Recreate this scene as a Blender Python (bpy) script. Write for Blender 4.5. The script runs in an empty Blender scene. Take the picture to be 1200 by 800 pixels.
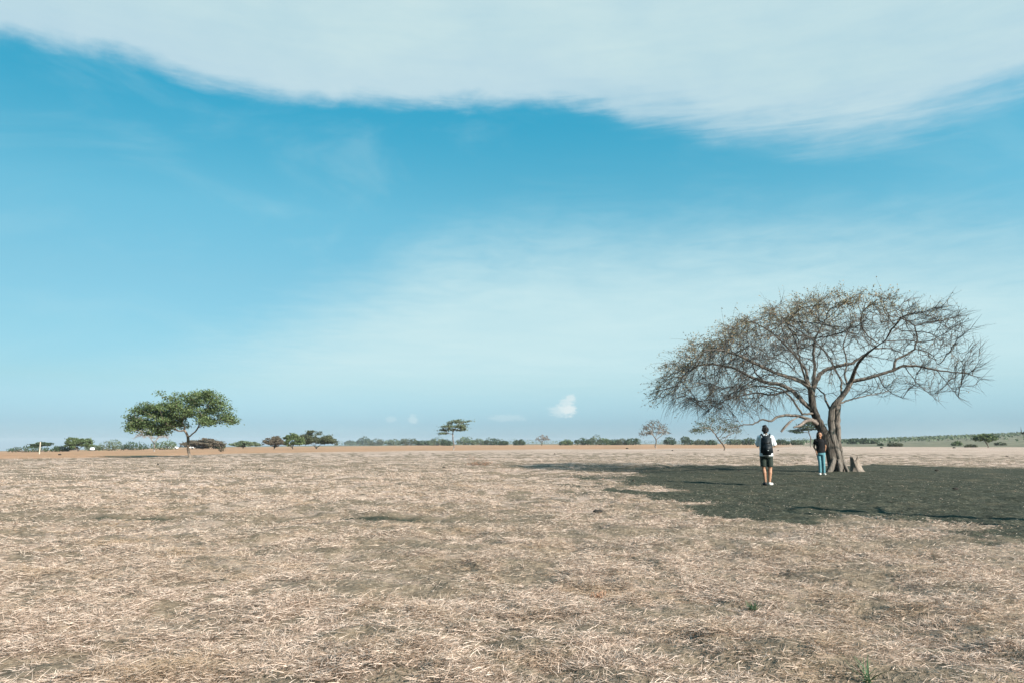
import bpy, bmesh, math, random
import numpy as np
from mathutils import Vector, Matrix

rnd = random.Random(11)
rng = np.random.default_rng(7)
SC = bpy.context.scene
COL = SC.collection
R = math.radians

# ------------------------------------------------------------------ camera model
F = 867.0
CAMH = 1.2
PITCH = math.atan(119.0 / F)
SP, CP = math.sin(PITCH), math.cos(PITCH)


def at(px, py, D):
    """world point on the plane y = D seen at photo pixel (px, py)"""
    a = (px - 600) / F
    b = (400 - py) / F
    t = D / (CP - b * SP)
    return Vector((a * t, D, CAMH + t * (SP + b * CP)))


def on_flat(px, py):
    a = (px - 600) / F
    b = (400 - py) / F
    t = -CAMH / (SP + b * CP)
    return (a * t, t * (CP - b * SP))


def azel(px, py):
    a = (px - 600) / F
    b = (400 - py) / F
    v = Vector((a, CP - b * SP, SP + b * CP)).normalized()
    return math.atan2(v.x, v.y), math.asin(v.z)


# ------------------------------------------------------------------ numpy noise
_perm = np.random.default_rng(3).random(65536)


def vnoise(x, y, seed=0):
    x = np.asarray(x, float)
    y = np.asarray(y, float)
    xi = np.floor(x).astype(np.int64)
    yi = np.floor(y).astype(np.int64)
    fx = x - xi
    fy = y - yi
    fx = fx * fx * fx * (fx * (fx * 6 - 15) + 10)
    fy = fy * fy * fy * (fy * (fy * 6 - 15) + 10)

    def h(i, j):
        k = (i * 73856093) ^ (j * 19349663) ^ (seed * 83492791 + 1234567)
        k = (k ^ (k >> 13)) * 1274126177
        return _perm[(k ^ (k >> 16)) & 65535]
    a = h(xi, yi); b = h(xi + 1, yi); c = h(xi, yi + 1); d = h(xi + 1, yi + 1)
    return (a + (b - a) * fx + (c - a) * fy + (a - b - c + d) * fx * fy) * 2 - 1


def fbm(x, y, oct=4, seed=0, gain=0.5):
    s = 0; a = 1; n = 0
    for o in range(oct):
        s = s + a * vnoise(x * 2 ** o + 17.3 * o, y * 2 ** o - 9.1 * o, seed + o)
        n += a; a *= gain
    return s / n


def sstep(e0, e1, x):
    t = np.clip((x - e0) / (e1 - e0), 0, 1)
    return t * t * (3 - 2 * t)


# ------------------------------------------------------------------ terrain
def X2az(px):
    return math.atan((px - 600) / F)


_fall_az = [X2az(p) for p in (-400, 0, 60, 215, 330, 520, 640)]
_fall_s = [0.0085, 0.0083, 0.0078, 0.0042, 0.0030, 0.0008, 0.0]
_rise_az = [X2az(p) for p in (800, 900, 1000, 1100, 1200, 1500, 2200)]
_rise_h = [0.0, 1.8, 3.6, 6.6, 10.0, 13, 13]


def base_z(x, y):
    x = np.asarray(x, float); y = np.asarray(y, float)
    D = np.hypot(x, y)
    az = np.arctan2(x, y)
    s = np.interp(az, _fall_az, _fall_s)
    z = -s * np.clip(D - 90, 0, 2500)
    h = np.interp(az, _rise_az, _rise_h, right=13)
    h = np.where(az > 1.6, 13 * np.clip((3.1 - az) / 1.5, 0, 1), h)
    z = z + h * sstep(260, 950, D)
    return z


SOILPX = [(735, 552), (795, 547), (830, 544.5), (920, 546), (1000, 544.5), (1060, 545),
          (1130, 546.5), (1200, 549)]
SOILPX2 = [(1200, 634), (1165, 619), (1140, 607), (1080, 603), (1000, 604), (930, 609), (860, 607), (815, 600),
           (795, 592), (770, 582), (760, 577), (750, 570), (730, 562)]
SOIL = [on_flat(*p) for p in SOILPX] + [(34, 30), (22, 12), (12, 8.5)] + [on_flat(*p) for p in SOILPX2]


def soil_sd(x, y):
    """signed distance (positive inside) to the outline of the bare soil"""
    x = np.asarray(x, float); y = np.asarray(y, float)
    d = np.full(x.shape, 1e9)
    ins = np.zeros(x.shape, bool)
    n = len(SOIL)
    for i in range(n):
        ax, ay = SOIL[i]; bx, by = SOIL[(i + 1) % n]
        ex, ey = bx - ax, by - ay
        t = np.clip(((x - ax) * ex + (y - ay) * ey) / (ex * ex + ey * ey), 0, 1)
        d = np.minimum(d, np.hypot(x - ax - t * ex, y - ay - t * ey))
        c = ((ay > y) != (by > y)) & (x < ex * (y - ay) / (ey if abs(ey) > 1e-9 else 1e-9) + ax)
        ins ^= c
    return np.where(ins, d, -d)


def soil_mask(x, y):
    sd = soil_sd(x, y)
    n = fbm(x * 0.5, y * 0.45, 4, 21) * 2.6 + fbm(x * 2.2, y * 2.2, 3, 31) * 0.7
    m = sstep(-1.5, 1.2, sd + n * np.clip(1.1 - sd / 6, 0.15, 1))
    # streaks of trampled soil running out to the left of the patch
    D = np.hypot(x, y)
    st = sstep(0.38, 0.62, fbm(x * 0.10, y * 0.55, 3, 41) * 0.5 + 0.5) * sstep(-7, -1, sd) * 0.5 * sstep(15, 19, D)
    cy = 12.25 - 0.02 * x + 0.12 * vnoise(x * 0.4, y * 0 + 3, 5)
    rut = np.exp(-((y - cy) / 0.34) ** 2) * sstep(0.0, -2.5, x) * (.62 + .3 * vnoise(x * .9, y * 0, 8))
    return np.clip(np.maximum(np.maximum(m, st), rut), 0, 1)


def worn_shade_mask(x, y):
    """spots of thin straw painted dark for shaded dips between clumps, plus the rut"""
    D = np.hypot(x, y)
    big = fbm(x * 0.22, y * 0.30, 3, 55)
    a = sstep(0.52, 0.66, fbm(x * 0.75, y * 1.25, 5, 51, 0.70) * 0.5 + 0.5 + 0.10 * big) * 0.9
    b = sstep(0.50, 0.60, fbm(x * 3.6, y * 4.0, 4, 57, 0.62) * 0.5 + 0.5 + 0.10 * big) * 0.9
    cy = 12.25 - 0.02 * x + 0.12 * vnoise(x * 0.4, y * 0 + 3, 5)
    rut = np.exp(-((y - cy) / 0.75) ** 2) * sstep(0.0, -2.0, x) * (.75 + .25 * vnoise(x * 1.5, y, 8))
    return np.maximum(np.maximum(a, b) * sstep(150, 50, D), rut)


def relief(x, y):
    D = np.hypot(x, y)
    f = sstep(150, 40, D)
    z = 0.045 * fbm(x * 0.30, y * 0.30, 3, 61) + 0.080 * fbm(x * 1.3, y * 1.3, 4, 71)
    z = z + 0.03 * fbm(x * 4.0, y * 4.0, 2, 81) * sstep(40, 15, D)
    cy = 12.25 - 0.02 * x + 0.12 * vnoise(x * 0.4, y * 0 + 3, 5)
    z = z - 0.07 * np.exp(-((y - cy) / 0.35) ** 2) * sstep(0.2, -2.5, x)
    sm = sstep(-1.5, 1.0, soil_sd(x, y))
    z = z * (1 - 0.45 * sm) - 0.02 * sm + 0.030 * sm * fbm(x * 5, y * 5, 2, 88) * sstep(45, 20, D)
    far = 0.5 * fbm(x * 0.012, y * 0.012, 3, 91) * sstep(120, 500, D)
    return z * f + far


def gz(x, y):
    x = np.asarray(x, float); y = np.asarray(y, float)
    return base_z(x, y) + relief(x, y)


def gz1(x, y):
    return float(gz(np.array([x]), np.array([y]))[0])


def seen_ground(px, py, D0=3.0, D1=2500.0):
    """first ground point along the ray of a photo pixel"""
    Ds = np.exp(np.linspace(math.log(D0), math.log(D1), 6000))
    a = (px - 600) / F
    b = (400 - py) / F
    t = Ds / (CP - b * SP)
    X = a * t
    Z = CAMH + t * (SP + b * CP)
    hit = np.nonzero(Z <= base_z(X, Ds))[0]
    i = hit[0] if len(hit) else len(Ds) - 1
    return float(X[i]), float(Ds[i])


# ------------------------------------------------------------------ helpers
def tag(o, label=None, cat=None, group=None, kind=None):
    if label: o['label'] = label
    if cat: o['category'] = cat
    if group: o['group'] = group
    if kind: o['kind'] = kind
    return o


def empty(name, loc, rz=0.0):
    o = bpy.data.objects.new(name, None)
    COL.objects.link(o)
    o.location = loc
    o.rotation_euler = (0, 0, rz)
    o.empty_display_size = 0.3
    return o


def link(name, me, mat, parent=None, smooth=True):
    o = bpy.data.objects.new(name, me)
    COL.objects.link(o)
    if mat is not None:
        me.materials.append(mat)
    if smooth:
        me.polygons.foreach_set('use_smooth', np.ones(len(me.polygons), bool))
    if parent is not None:
        o.parent = parent
    return o


def np_mesh(name, verts, quads=None, tris=None):
    me = bpy.data.meshes.new(name)
    verts = np.asarray(verts, np.float32).reshape(-1, 3)
    nq = 0 if quads is None else len(quads)
    nt = 0 if tris is None else len(tris)
    idx = []
    if nq: idx.append(np.asarray(quads, np.int32).ravel())
    if nt: idx.append(np.asarray(tris, np.int32).ravel())
    idx = np.concatenate(idx)
    starts = np.concatenate([np.arange(nq) * 4, nq * 4 + np.arange(nt) * 3]).astype(np.int32)
    me.vertices.add(len(verts))
    me.vertices.foreach_set('co', verts.ravel())
    me.loops.add(len(idx))
    me.loops.foreach_set('vertex_index', idx)
    me.polygons.add(nq + nt)
    me.polygons.foreach_set('loop_start', starts)
    me.update(calc_edges=True)
    return me


def bm_mesh(name, bm):
    me = bpy.data.meshes.new(name)
    bm.to_mesh(me)
    bm.free()
    return me


class NT:
    def __init__(self, nt):
        self.nt = nt
        nt.nodes.clear()

    def n(self, t, **kw):
        x = self.nt.nodes.new(t)
        for k, v in kw.items():
            if k.startswith('i_'):
                x.inputs[k[2:]].default_value = v
            else:
                setattr(x, k, v)
        return x

    def l(self, a, b):
        self.nt.links.new(a, b)

    def math(self, op, a, b=None, c=None, clamp=False):
        m = self.n('ShaderNodeMath', operation=op, use_clamp=clamp)
        for i, v in enumerate((a, b, c)):
            if v is None: continue
            if isinstance(v, (int, float)): m.inputs[i].default_value = v
            else: self.l(v, m.inputs[i])
        return m.outputs[0]

    def mix(self, f, a, b, blend='MIX'):
        m = self.n('ShaderNodeMix', data_type='RGBA', blend_type=blend)
        for s, v in ((m.inputs[0], f), (m.inputs[6], a), (m.inputs[7], b)):
            if isinstance(v, (int, float)): s.default_value = v
            elif isinstance(v, tuple): s.default_value = (*v[:3], 1)
            else: self.l(v, s)
        return m.outputs[2]

    def ramp(self, f, stops, interp='LINEAR'):
        r = self.n('ShaderNodeValToRGB')
        cr = r.color_ramp
        cr.interpolation = interp
        while len(cr.elements) < len(stops): cr.elements.new(0.5)
        for e, (p, c) in zip(cr.elements, stops):
            e.position = p
            e.color = (*c[:3], 1) if isinstance(c, tuple) else (c, c, c, 1)
        self.l(f, r.inputs[0])
        return r.outputs[0]

    def noise(self, vec, scale, detail=3, rough=0.5, dist=0.0):
        t = self.n('ShaderNodeTexNoise')
        t.inputs['Scale'].default_value = scale
        t.inputs['Detail'].default_value = detail
        t.inputs['Roughness'].default_value = rough
        t.inputs['Distortion'].default_value = dist
        if vec is not None: self.l(vec, t.inputs['Vector'])
        return t.outputs[0]

    def sstep(self, x, a, b):
        m = self.n('ShaderNodeMapRange', interpolation_type='SMOOTHSTEP')
        self.l(x, m.inputs[0])
        m.inputs[1].default_value = a
        m.inputs[2].default_value = b
        return m.outputs[0]


def lin(r, g, b):
    f = lambda c: (c / 255 / 12.92) if c / 255 <= 0.04045 else ((c / 255 + 0.055) / 1.055) ** 2.4
    return (f(r), f(g), f(b))


def new_mat(name):
    m = bpy.data.materials.new(name)
    m.use_nodes = True
    return m, NT(m.node_tree)


def out_bsdf(T, color, rough=0.9, bump=None, spec=0.2, strength=0.4, dist=0.02):
    o = T.n('ShaderNodeOutputMaterial')
    b = T.n('ShaderNodeBsdfPrincipled')
    if isinstance(color, tuple): b.inputs['Base Color'].default_value = (*color, 1)
    else: T.l(color, b.inputs['Base Color'])
    b.inputs['Roughness'].default_value = rough
    b.inputs['Specular IOR Level'].default_value = spec
    if bump is not None:
        bp = T.n('ShaderNodeBump')
        bp.inputs['Strength'].default_value = strength
        bp.inputs['Distance'].default_value = dist
        T.l(bump, bp.inputs['Height'])
        T.l(bp.outputs[0], b.inputs['Normal'])
    T.l(b.outputs[0], o.inputs[0])
    return b, o


def mat_noise(name, c0, c1, scale=8, rough=0.85, strength=0.3, dist=0.01, stretch=None, spec=0.2):
    m, T = new_mat(name)
    tc = T.n('ShaderNodeTexCoord').outputs['Object']
    if stretch:
        mp = T.n('ShaderNodeMapping')
        mp.inputs['Scale'].default_value = stretch
        T.l(tc, mp.inputs[0]); tc = mp.outputs[0]
    n = T.noise(tc, scale, 6, 0.6)
    col = T.ramp(n, [(0.3, c0), (0.7, c1)])
    out_bsdf(T, col, rough, n, spec, strength, dist)
    return m


def mat_leaf(name, cols, trans=0.25, rough=0.65):
    """each leaf its own tone from the list"""
    m, T = new_mat(name)
    g = T.n('ShaderNodeNewGeometry')
    stops = [(i / max(1, len(cols) - 1), c) for i, c in enumerate(cols)]
    col = T.ramp(g.outputs['Random Per Island'], stops)
    o = T.n('ShaderNodeOutputMaterial')
    b = T.n('ShaderNodeBsdfPrincipled')
    T.l(col, b.inputs['Base Color'])
    b.inputs['Roughness'].default_value = rough
    b.inputs['Specular IOR Level'].default_value = 0.25
    tr = T.n('ShaderNodeBsdfTranslucent')
    T.l(col, tr.inputs[0])
    mx = T.n('ShaderNodeMixShader')
    mx.inputs[0].default_value = trans
    T.l(b.outputs[0], mx.inputs[1]); T.l(tr.outputs[0], mx.inputs[2])
    T.l(mx.outputs[0], o.inputs[0])
    return m


# ------------------------------------------------------------------ materials
M = {}
M['bark'] = mat_noise('bark', (0.05, 0.042, 0.035), (0.235, 0.20, 0.165), 5, 0.95, 1.0, 0.06, (2.4, 2.4, 0.4))
M['twig'] = mat_noise('twig_bark', (0.05, 0.043, 0.036), (0.15, 0.13, 0.11), 3, 0.95, 0.3)
M['deadwood'] = mat_noise('pale_dead_wood', (0.28, 0.22, 0.18), (0.48, 0.40, 0.34), 7, 0.9, 0.5, 0.02, (1, 1, .3))
M['stump'] = mat_noise('weathered_stump_wood', (0.11, 0.088, 0.068), (0.30, 0.245, 0.20), 9, 0.95, 1.0, 0.03, (1.5, 1.5, .25))
M['bark_far'] = mat_noise('young_bark', (0.12, 0.092, 0.07), (0.26, 0.21, 0.165), 4, 0.95, 0.3)
M['bark_grey'] = mat_noise('grey_bark', (0.22, 0.185, 0.16), (0.38, 0.33, 0.29), 4, 0.95, 0.3)
M['leaf_dry'] = mat_leaf('dry_leaf', [(0.14, 0.13, 0.065), (0.30, 0.235, 0.135), (0.21, 0.20, 0.10), (0.42, 0.31, 0.20), (0.26, 0.19, 0.12)], 0.3)
M['leaf_green'] = mat_leaf('green_leaf', [(0.05, 0.085, 0.03), (0.11, 0.15, 0.055), (0.072, 0.11, 0.04), (0.18, 0.215, 0.09)], 0.2)
M['leaf_dark'] = mat_leaf('dark_leaf', [(0.026, 0.052, 0.022), (0.06, 0.09, 0.036), (0.04, 0.066, 0.028)], 0.15)
M['leaf_olive'] = mat_leaf('olive_leaf', [(0.045, 0.058, 0.028), (0.10, 0.11, 0.055), (0.075, 0.085, 0.045)], 0.2)
M['leaf_brown'] = mat_leaf('brown_leaf', [(0.08, 0.06, 0.04), (0.15, 0.115, 0.08), (0.10, 0.09, 0.055)], 0.2)
M['leaf_grey'] = mat_leaf('grey_green_leaf', [(0.07, 0.10, 0.052), (0.135, 0.165, 0.09), (0.095, 0.125, 0.068)], 0.2)
M['leaf_acacia'] = mat_leaf('acacia_leaf', [(0.065, 0.09, 0.05), (0.14, 0.165, 0.09), (0.095, 0.12, 0.068)], 0.2)
M['weed'] = mat_leaf('weed_leaf', [(0.05, 0.10, 0.045), (0.10, 0.16, 0.075)], 0.2)
M['rust'] = mat_leaf('rusty_dry_leaf', [(0.28, 0.14, 0.08), (0.42, 0.24, 0.15)], 0.2)


def tone(name, c, v=0.25, scale=14, rough=0.85, strength=0.25, spec=0.2):
    M[name] = mat_noise(name, tuple(x * (1 - v) for x in c), tuple(min(0.95, x * (1 + v)) for x in c), scale, rough, strength, 0.01, None, spec)


tone('skin', (0.36, 0.19, 0.115), 0.1, 20, 0.55, 0.05)
tone('white_cotton', (0.64, 0.67, 0.68), 0.08, 12)
tone('black_cotton', (0.006, 0.0055, 0.006), 0.3, 12)
tone('dark_shorts', (0.028, 0.038, 0.030), 0.25, 14)
tone('denim', (0.105, 0.25, 0.285), 0.22, 18)
tone('hair', (0.006, 0.005, 0.0045), 0.4, 40, 0.6, 0.6)
tone('shoe_light', (0.55, 0.53, 0.49), 0.12)
tone('shoe_dark', (0.04, 0.04, 0.042), 0.2)
tone('pack_nylon', (0.010, 0.015, 0.018), 0.35, 16, 0.55, 0.3)
tone('pack_pale', (0.35, 0.38, 0.38), 0.1)
tone('eye_dark', (0.02, 0.012, 0.01), 0.1)
tone('lip', (0.30, 0.11, 0.09), 0.1)
tone('post_wood', (0.42, 0.37, 0.30), 0.2, 9)
tone('car_white', (0.80, 0.80, 0.79), 0.03, 3, 0.35, 0.0, 0.5)
tone('car_glass', (0.03, 0.04, 0.05), 0.1, 3, 0.1, 0.0, 0.5)
tone('tyre', (0.025, 0.025, 0.025), 0.1)
tone('clod', (0.035, 0.029, 0.024), 0.4, 20, 0.95, 0.8)

# dry straw blades
m, T = new_mat('dry_straw')
g = T.n('ShaderNodeNewGeometry')
pos = g.outputs['Position']
patch = T.noise(pos, 0.9, 4, 0.6)
c = T.ramp(g.outputs['Random Per Island'], [(0.0, (0.145, 0.096, 0.062)), (0.25, (0.355, 0.255, 0.185)),
                                            (0.6, (0.65, 0.49, 0.385)), (1.0, (0.90, 0.72, 0.59))])
c = T.mix(T.sstep(patch, 0.46, 0.70), c, T.mix(0.6, c, (0.34, 0.225, 0.12), 'MIX'))
b, o = out_bsdf(T, c, 0.7, None, 0.25)
tr = T.n('ShaderNodeBsdfTranslucent'); T.l(c, tr.inputs[0])
mx = T.n('ShaderNodeMixShader'); mx.inputs[0].default_value = 0.22
T.l(b.outputs[0], mx.inputs[1]); T.l(tr.outputs[0], mx.inputs[2]); T.l(mx.outputs[0], o.inputs[0])
M['straw'] = m

# ground
m, T = new_mat('dry_field')
g = T.n('ShaderNodeNewGeometry')
pos = g.outputs['Position']
A = lambda n: T.n('ShaderNodeAttribute', attribute_name=n).outputs['Fac']
soil, zone, scrub, worn = A('soil'), A('zone'), A('scrub'), A('worn')  # worn also carries the painted shade of dips and clumps
n1 = T.noise(pos, 1.3, 6, 0.65)
n2 = T.noise(pos, 14, 4, 0.7)
n3 = T.noise(pos, 0.11, 5, 0.6)
n4 = T.noise(pos, 0.035, 4, 0.6)
straw = T.ramp(n2, [(0.30, (0.165, 0.115, 0.08)), (0.50, (0.44, 0.325, 0.25)), (0.70, (0.71, 0.545, 0.44))])
straw = T.mix(T.sstep(n1, 0.42, 0.72), straw, T.mix(0.5, straw, (0.20, 0.155, 0.10)))
straw = T.mix(T.sstep(n3, 0.40, 0.7), straw, T.mix(0.5, straw, (0.66, 0.485, 0.405)))
spk = T.noise(pos, 0.55, 5, 0.7)
straw = T.mix(T.math('MULTIPLY', T.sstep(spk, 0.56, 0.68), 0.62), straw, (0.15, 0.115, 0.08))
straw = T.mix(T.math('MULTIPLY', T.sstep(T.math('ADD', worn, T.math('MULTIPLY', T.math('SUBTRACT', n2, 0.5), 0.8)), 0.2, 0.6), 0.85), straw, T.ramp(n2, [(0.3, (0.085, 0.066, 0.042)), (0.7, (0.255, 0.195, 0.13))]))  # shade among the straw clumps put into the thatch colour
rustn = T.math('ADD', T.math('MULTIPLY', n3, .6), T.math('MULTIPLY', spk, .4))
rust = T.ramp(rustn, [(0.3, (0.27, 0.155, 0.085)), (0.48, (0.47, 0.275, 0.165)), (0.56, (0.34, 0.21, 0.12)), (0.7, (0.24, 0.165, 0.09))])
zz = T.math('ADD', zone, T.math('MULTIPLY', T.math('SUBTRACT', n4, 0.5), 1.6))
col = T.mix(T.sstep(zz, 0.35, 0.7), straw, rust)
scr = T.ramp(n3, [(0.3, (0.085, 0.095, 0.06)), (0.5, (0.17, 0.16, 0.105)), (0.7, (0.27, 0.235, 0.16))])
sz = T.math('ADD', scrub, T.math('MULTIPLY', T.math('SUBTRACT', n4, 0.5), 0.9))
col = T.mix(T.sstep(sz, 0.35, 0.65), col, scr)
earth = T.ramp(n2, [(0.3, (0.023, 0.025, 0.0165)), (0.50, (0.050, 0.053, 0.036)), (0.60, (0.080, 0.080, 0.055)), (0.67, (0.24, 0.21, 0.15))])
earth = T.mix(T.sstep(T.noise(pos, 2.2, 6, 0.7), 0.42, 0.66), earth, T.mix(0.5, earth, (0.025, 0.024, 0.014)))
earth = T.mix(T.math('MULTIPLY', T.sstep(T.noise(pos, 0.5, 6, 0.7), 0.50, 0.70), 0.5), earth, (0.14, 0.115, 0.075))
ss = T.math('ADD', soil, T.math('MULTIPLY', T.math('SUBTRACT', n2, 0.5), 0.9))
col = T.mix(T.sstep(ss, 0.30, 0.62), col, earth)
hb = T.math('ADD', n2, T.math('MULTIPLY', n1, 1.5))
out_bsdf(T, col, 0.95, hb, 0.1, 0.7, 0.05)
M['ground'] = m


# ------------------------------------------------------------------ ground sheet
def build_ground():
    fine = np.radians(np.arange(-52, 52.001, 0.25))
    coarse = np.radians(np.arange(56, 304.1, 4.0))
    az = np.concatenate([fine, coarse])
    r = [0.5]
    while r[-1] < 70: r.append(r[-1] * 1.0075)
    while r[-1] < 2600: r.append(r[-1] * 1.03)
    r = np.array(r)
    A, RR = np.meshgrid(az, r)
    X = RR * np.sin(A); Y = RR * np.cos(A)
    Z = gz(X, Y)
    na, nr = len(az), len(r)
    V = np.stack([X, Y, Z], -1).reshape(-1, 3)
    V = np.concatenate([V, [[0, 0, gz1(0, 0)]]])
    i, j = np.meshgrid(np.arange(nr - 1), np.arange(na), indexing='ij')
    j2 = (j + 1) % na
    q = np.stack([i * na + j, (i + 1) * na + j, (i + 1) * na + j2, i * na + j2], -1).reshape(-1, 4)[:, ::-1]
    jj = np.arange(na)
    t = np.stack([np.full(na, nr * na), jj, (jj + 1) % na], -1)[:, ::-1]
    me = np_mesh('ground', V, q, t)
    D = RR
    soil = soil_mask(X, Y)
    worn = worn_shade_mask(X, Y)
    worn = np.maximum(worn, 0.42 * sstep(26, 9, D))     # thatch near the viewer darkened for shaded gaps between blades
    azd = A
    # browner standing grass beyond the mown part; nearer on the left, fading out to the right
    lim = np.interp(azd, [X2az(p) for p in (0, 150, 300, 520, 700, 900, 1000)], [70, 75, 100, 130, 160, 190, 400])
    zone = sstep(0.75, 1.25, D / lim) * np.interp(azd, [X2az(p) for p in (850, 1000)], [1, 0.15])
    scrub = sstep(230, 330, D) * np.interp(azd, [X2az(p) for p in (880, 1000)], [0, 1])
    scrub = np.maximum(scrub, sstep(520, 800, D) * 0.8)
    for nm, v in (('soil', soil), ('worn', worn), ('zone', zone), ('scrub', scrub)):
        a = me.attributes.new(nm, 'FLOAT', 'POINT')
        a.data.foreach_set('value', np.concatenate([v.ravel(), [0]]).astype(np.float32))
    o = link('ground', me, M['ground'])
    tag(o, 'flat field of pale mown dry grass with a dark bare earth patch', 'ground', kind='structure')


def ribbons(P0, dirs, length, width, lift, curl, roll, two=False):
    """flat curved blades: 3 cross-sections each"""
    n = len(P0)
    up = np.array([0, 0, 1.0])
    side = np.cross(dirs, up)
    side /= np.linalg.norm(side, axis=1, keepdims=True) + 1e-9
    sd = side * np.cos(roll)[:, None] + up[None] * np.sin(roll)[:, None]
    L = length[:, None]
    P1 = P0 + dirs * L * 0.5 + up * (lift * length)[:, None] + side * (curl * length * 0.5)[:, None]
    P2 = P0 + dirs * L + up * (lift * length * 0.9)[:, None] + side * (curl * length * 1.6)[:, None]
    w = width[:, None] * sd * 0.5
    if two:
        V = np.stack([P0 - w, P0 + w, P2 - w * 0.4, P2 + w * 0.4], 1).reshape(-1, 3)
        q = np.arange(n)[:, None] * 4 + np.array([[0, 1, 3, 2]])
        return V, q
    V = np.stack([P0 - w, P0 + w, P1 - w * 0.9, P1 + w * 0.9, P2 - w * 0.35, P2 + w * 0.35], 1).reshape(-1, 3)
    b = np.arange(n)[:, None] * 6
    q = np.concatenate([b + np.array([[0, 1, 3, 2]]), b + np.array([[2, 3, 5, 4]])], 1).reshape(-1, 4)
    return V, q


def build_straw():
    N = 2400000
    D = np.exp(rng.uniform(math.log(2.7), math.log(80), N))
    az = rng.uniform(R(-44), R(44), N)
    x = D * np.sin(az); y = D * np.cos(az)
    soil = soil_mask(x, y)
    worn = worn_shade_mask(x, y)
    thin = fbm(x * 0.9, y * 0.9, 3, 111) * 0.5 + 0.5
    keep = rng.random(N) < np.clip((1 - soil) ** 1.5 * (1 - .93 * worn) * (0.25 + 1.3 * sstep(0.30, 0.62, thin)) * (.18 + .82 * sstep(.38, .55, fbm(x * 4.5, y * 5.5, 3, 191) * .5 + .5)), 0.007 + .045 * sstep(.50, .75, fbm(x * 1.3, y * 1.3, 3, 171) * .5 + .5), 1) * np.where(D < 20, 1, .10 + .90 * sstep(75, 20, D))
    x, y, D, soil, worn = x[keep], y[keep], D[keep], soil[keep], worn[keep]
    n = len(x)
    z = gz(x, y)
    ang = fbm(x * 0.8, y * 0.8, 3, 121) * 3.0 + rng.normal(0, 1.1, n) + np.where(rng.random(n) < .5, 0, math.pi)
    elev = np.abs(rng.normal(0.05, 0.16, n))
    tall = rng.random(n) < 0.035
    elev = np.where(tall | (rng.random(n) < sstep(18, 45, D) * .3), rng.uniform(0.2, 0.8, n), elev)
    dirs = np.stack([np.cos(ang) * np.cos(elev), np.sin(ang) * np.cos(elev), np.sin(elev)], 1)
    length = rng.uniform(0.022, 0.072, n) * np.where(rng.random(n) < .03, 1.8, 1)
    length *= np.where(soil > 0.5, 0.45, 1) * np.where(D > 30, .7, 1)
    width = np.maximum(rng.uniform(0.0017, 0.0036, n), 0.30 * D / 740)
    mat_h = 0.085 * sstep(0.3, 0.75, fbm(x * 1.6, y * 1.6, 3, 131) * 0.5 + 0.5) * (1 - soil) * (1 - .8 * worn)
    P0 = np.stack([x, y, z + rng.random(n) * mat_h + 0.003], 1)
    lift, curl, roll = rng.uniform(-0.02, 0.10, n), rng.normal(0, 0.24, n), rng.uniform(-1.2, 1.2, n)
    nb = D < 7
    fb = ~nb
    # rooted stubble tufts standing up out of the flattened straw
    nt = 3400
    tD = np.exp(rng.uniform(math.log(2.9), math.log(30), nt)); ta = rng.uniform(R(-43), R(43), nt)
    tx_, ty_ = tD * np.sin(ta), tD * np.cos(ta)
    ok = (soil_mask(tx_, ty_) < .35) & (worn_shade_mask(tx_, ty_) < .5) & (rng.random(nt) < .25 + .75 * sstep(.45, .6, fbm(tx_ * .9, ty_ * .9, 3, 201) * .5 + .5))
    tx_, ty_, tD = tx_[ok], ty_[ok], tD[ok]
    per = 20
    bx_ = np.repeat(tx_, per) + rng.normal(0, .022, len(tx_) * per); by_ = np.repeat(ty_, per) + rng.normal(0, .022, len(tx_) * per)
    bh = np.repeat(rng.uniform(.03, .075, len(tx_)), per) * rng.uniform(.5, 1.2, len(bx_))
    a_ = rng.uniform(0, 2 * math.pi, len(bx_)); e_ = rng.uniform(.35, 1.3, len(bx_))
    td = np.stack([np.cos(a_) * np.cos(e_), np.sin(a_) * np.cos(e_), np.sin(e_)], 1)
    tuft = ribbons(np.stack([bx_, by_, gz(bx_, by_) + .005], 1), td, bh, np.maximum(rng.uniform(.002, .004, len(bx_)), .3 * np.repeat(tD, per) / 740),
                   np.zeros(len(bx_)), rng.normal(0, .3, len(bx_)), rng.uniform(-.6, .6, len(bx_)))
    V, q = merge(ribbons(P0[nb], dirs[nb], length[nb], width[nb], lift[nb], curl[nb], roll[nb]),
                 ribbons(P0[fb], dirs[fb], length[fb], width[fb], lift[fb], curl[fb], roll[fb], True), tuft)
    me = np_mesh('dry_grass', V, q)
    o = link('dry_grass', me, M['straw'], smooth=False)
    tag(o, 'flattened pale straw covering the field', 'grass', kind='stuff')


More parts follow.
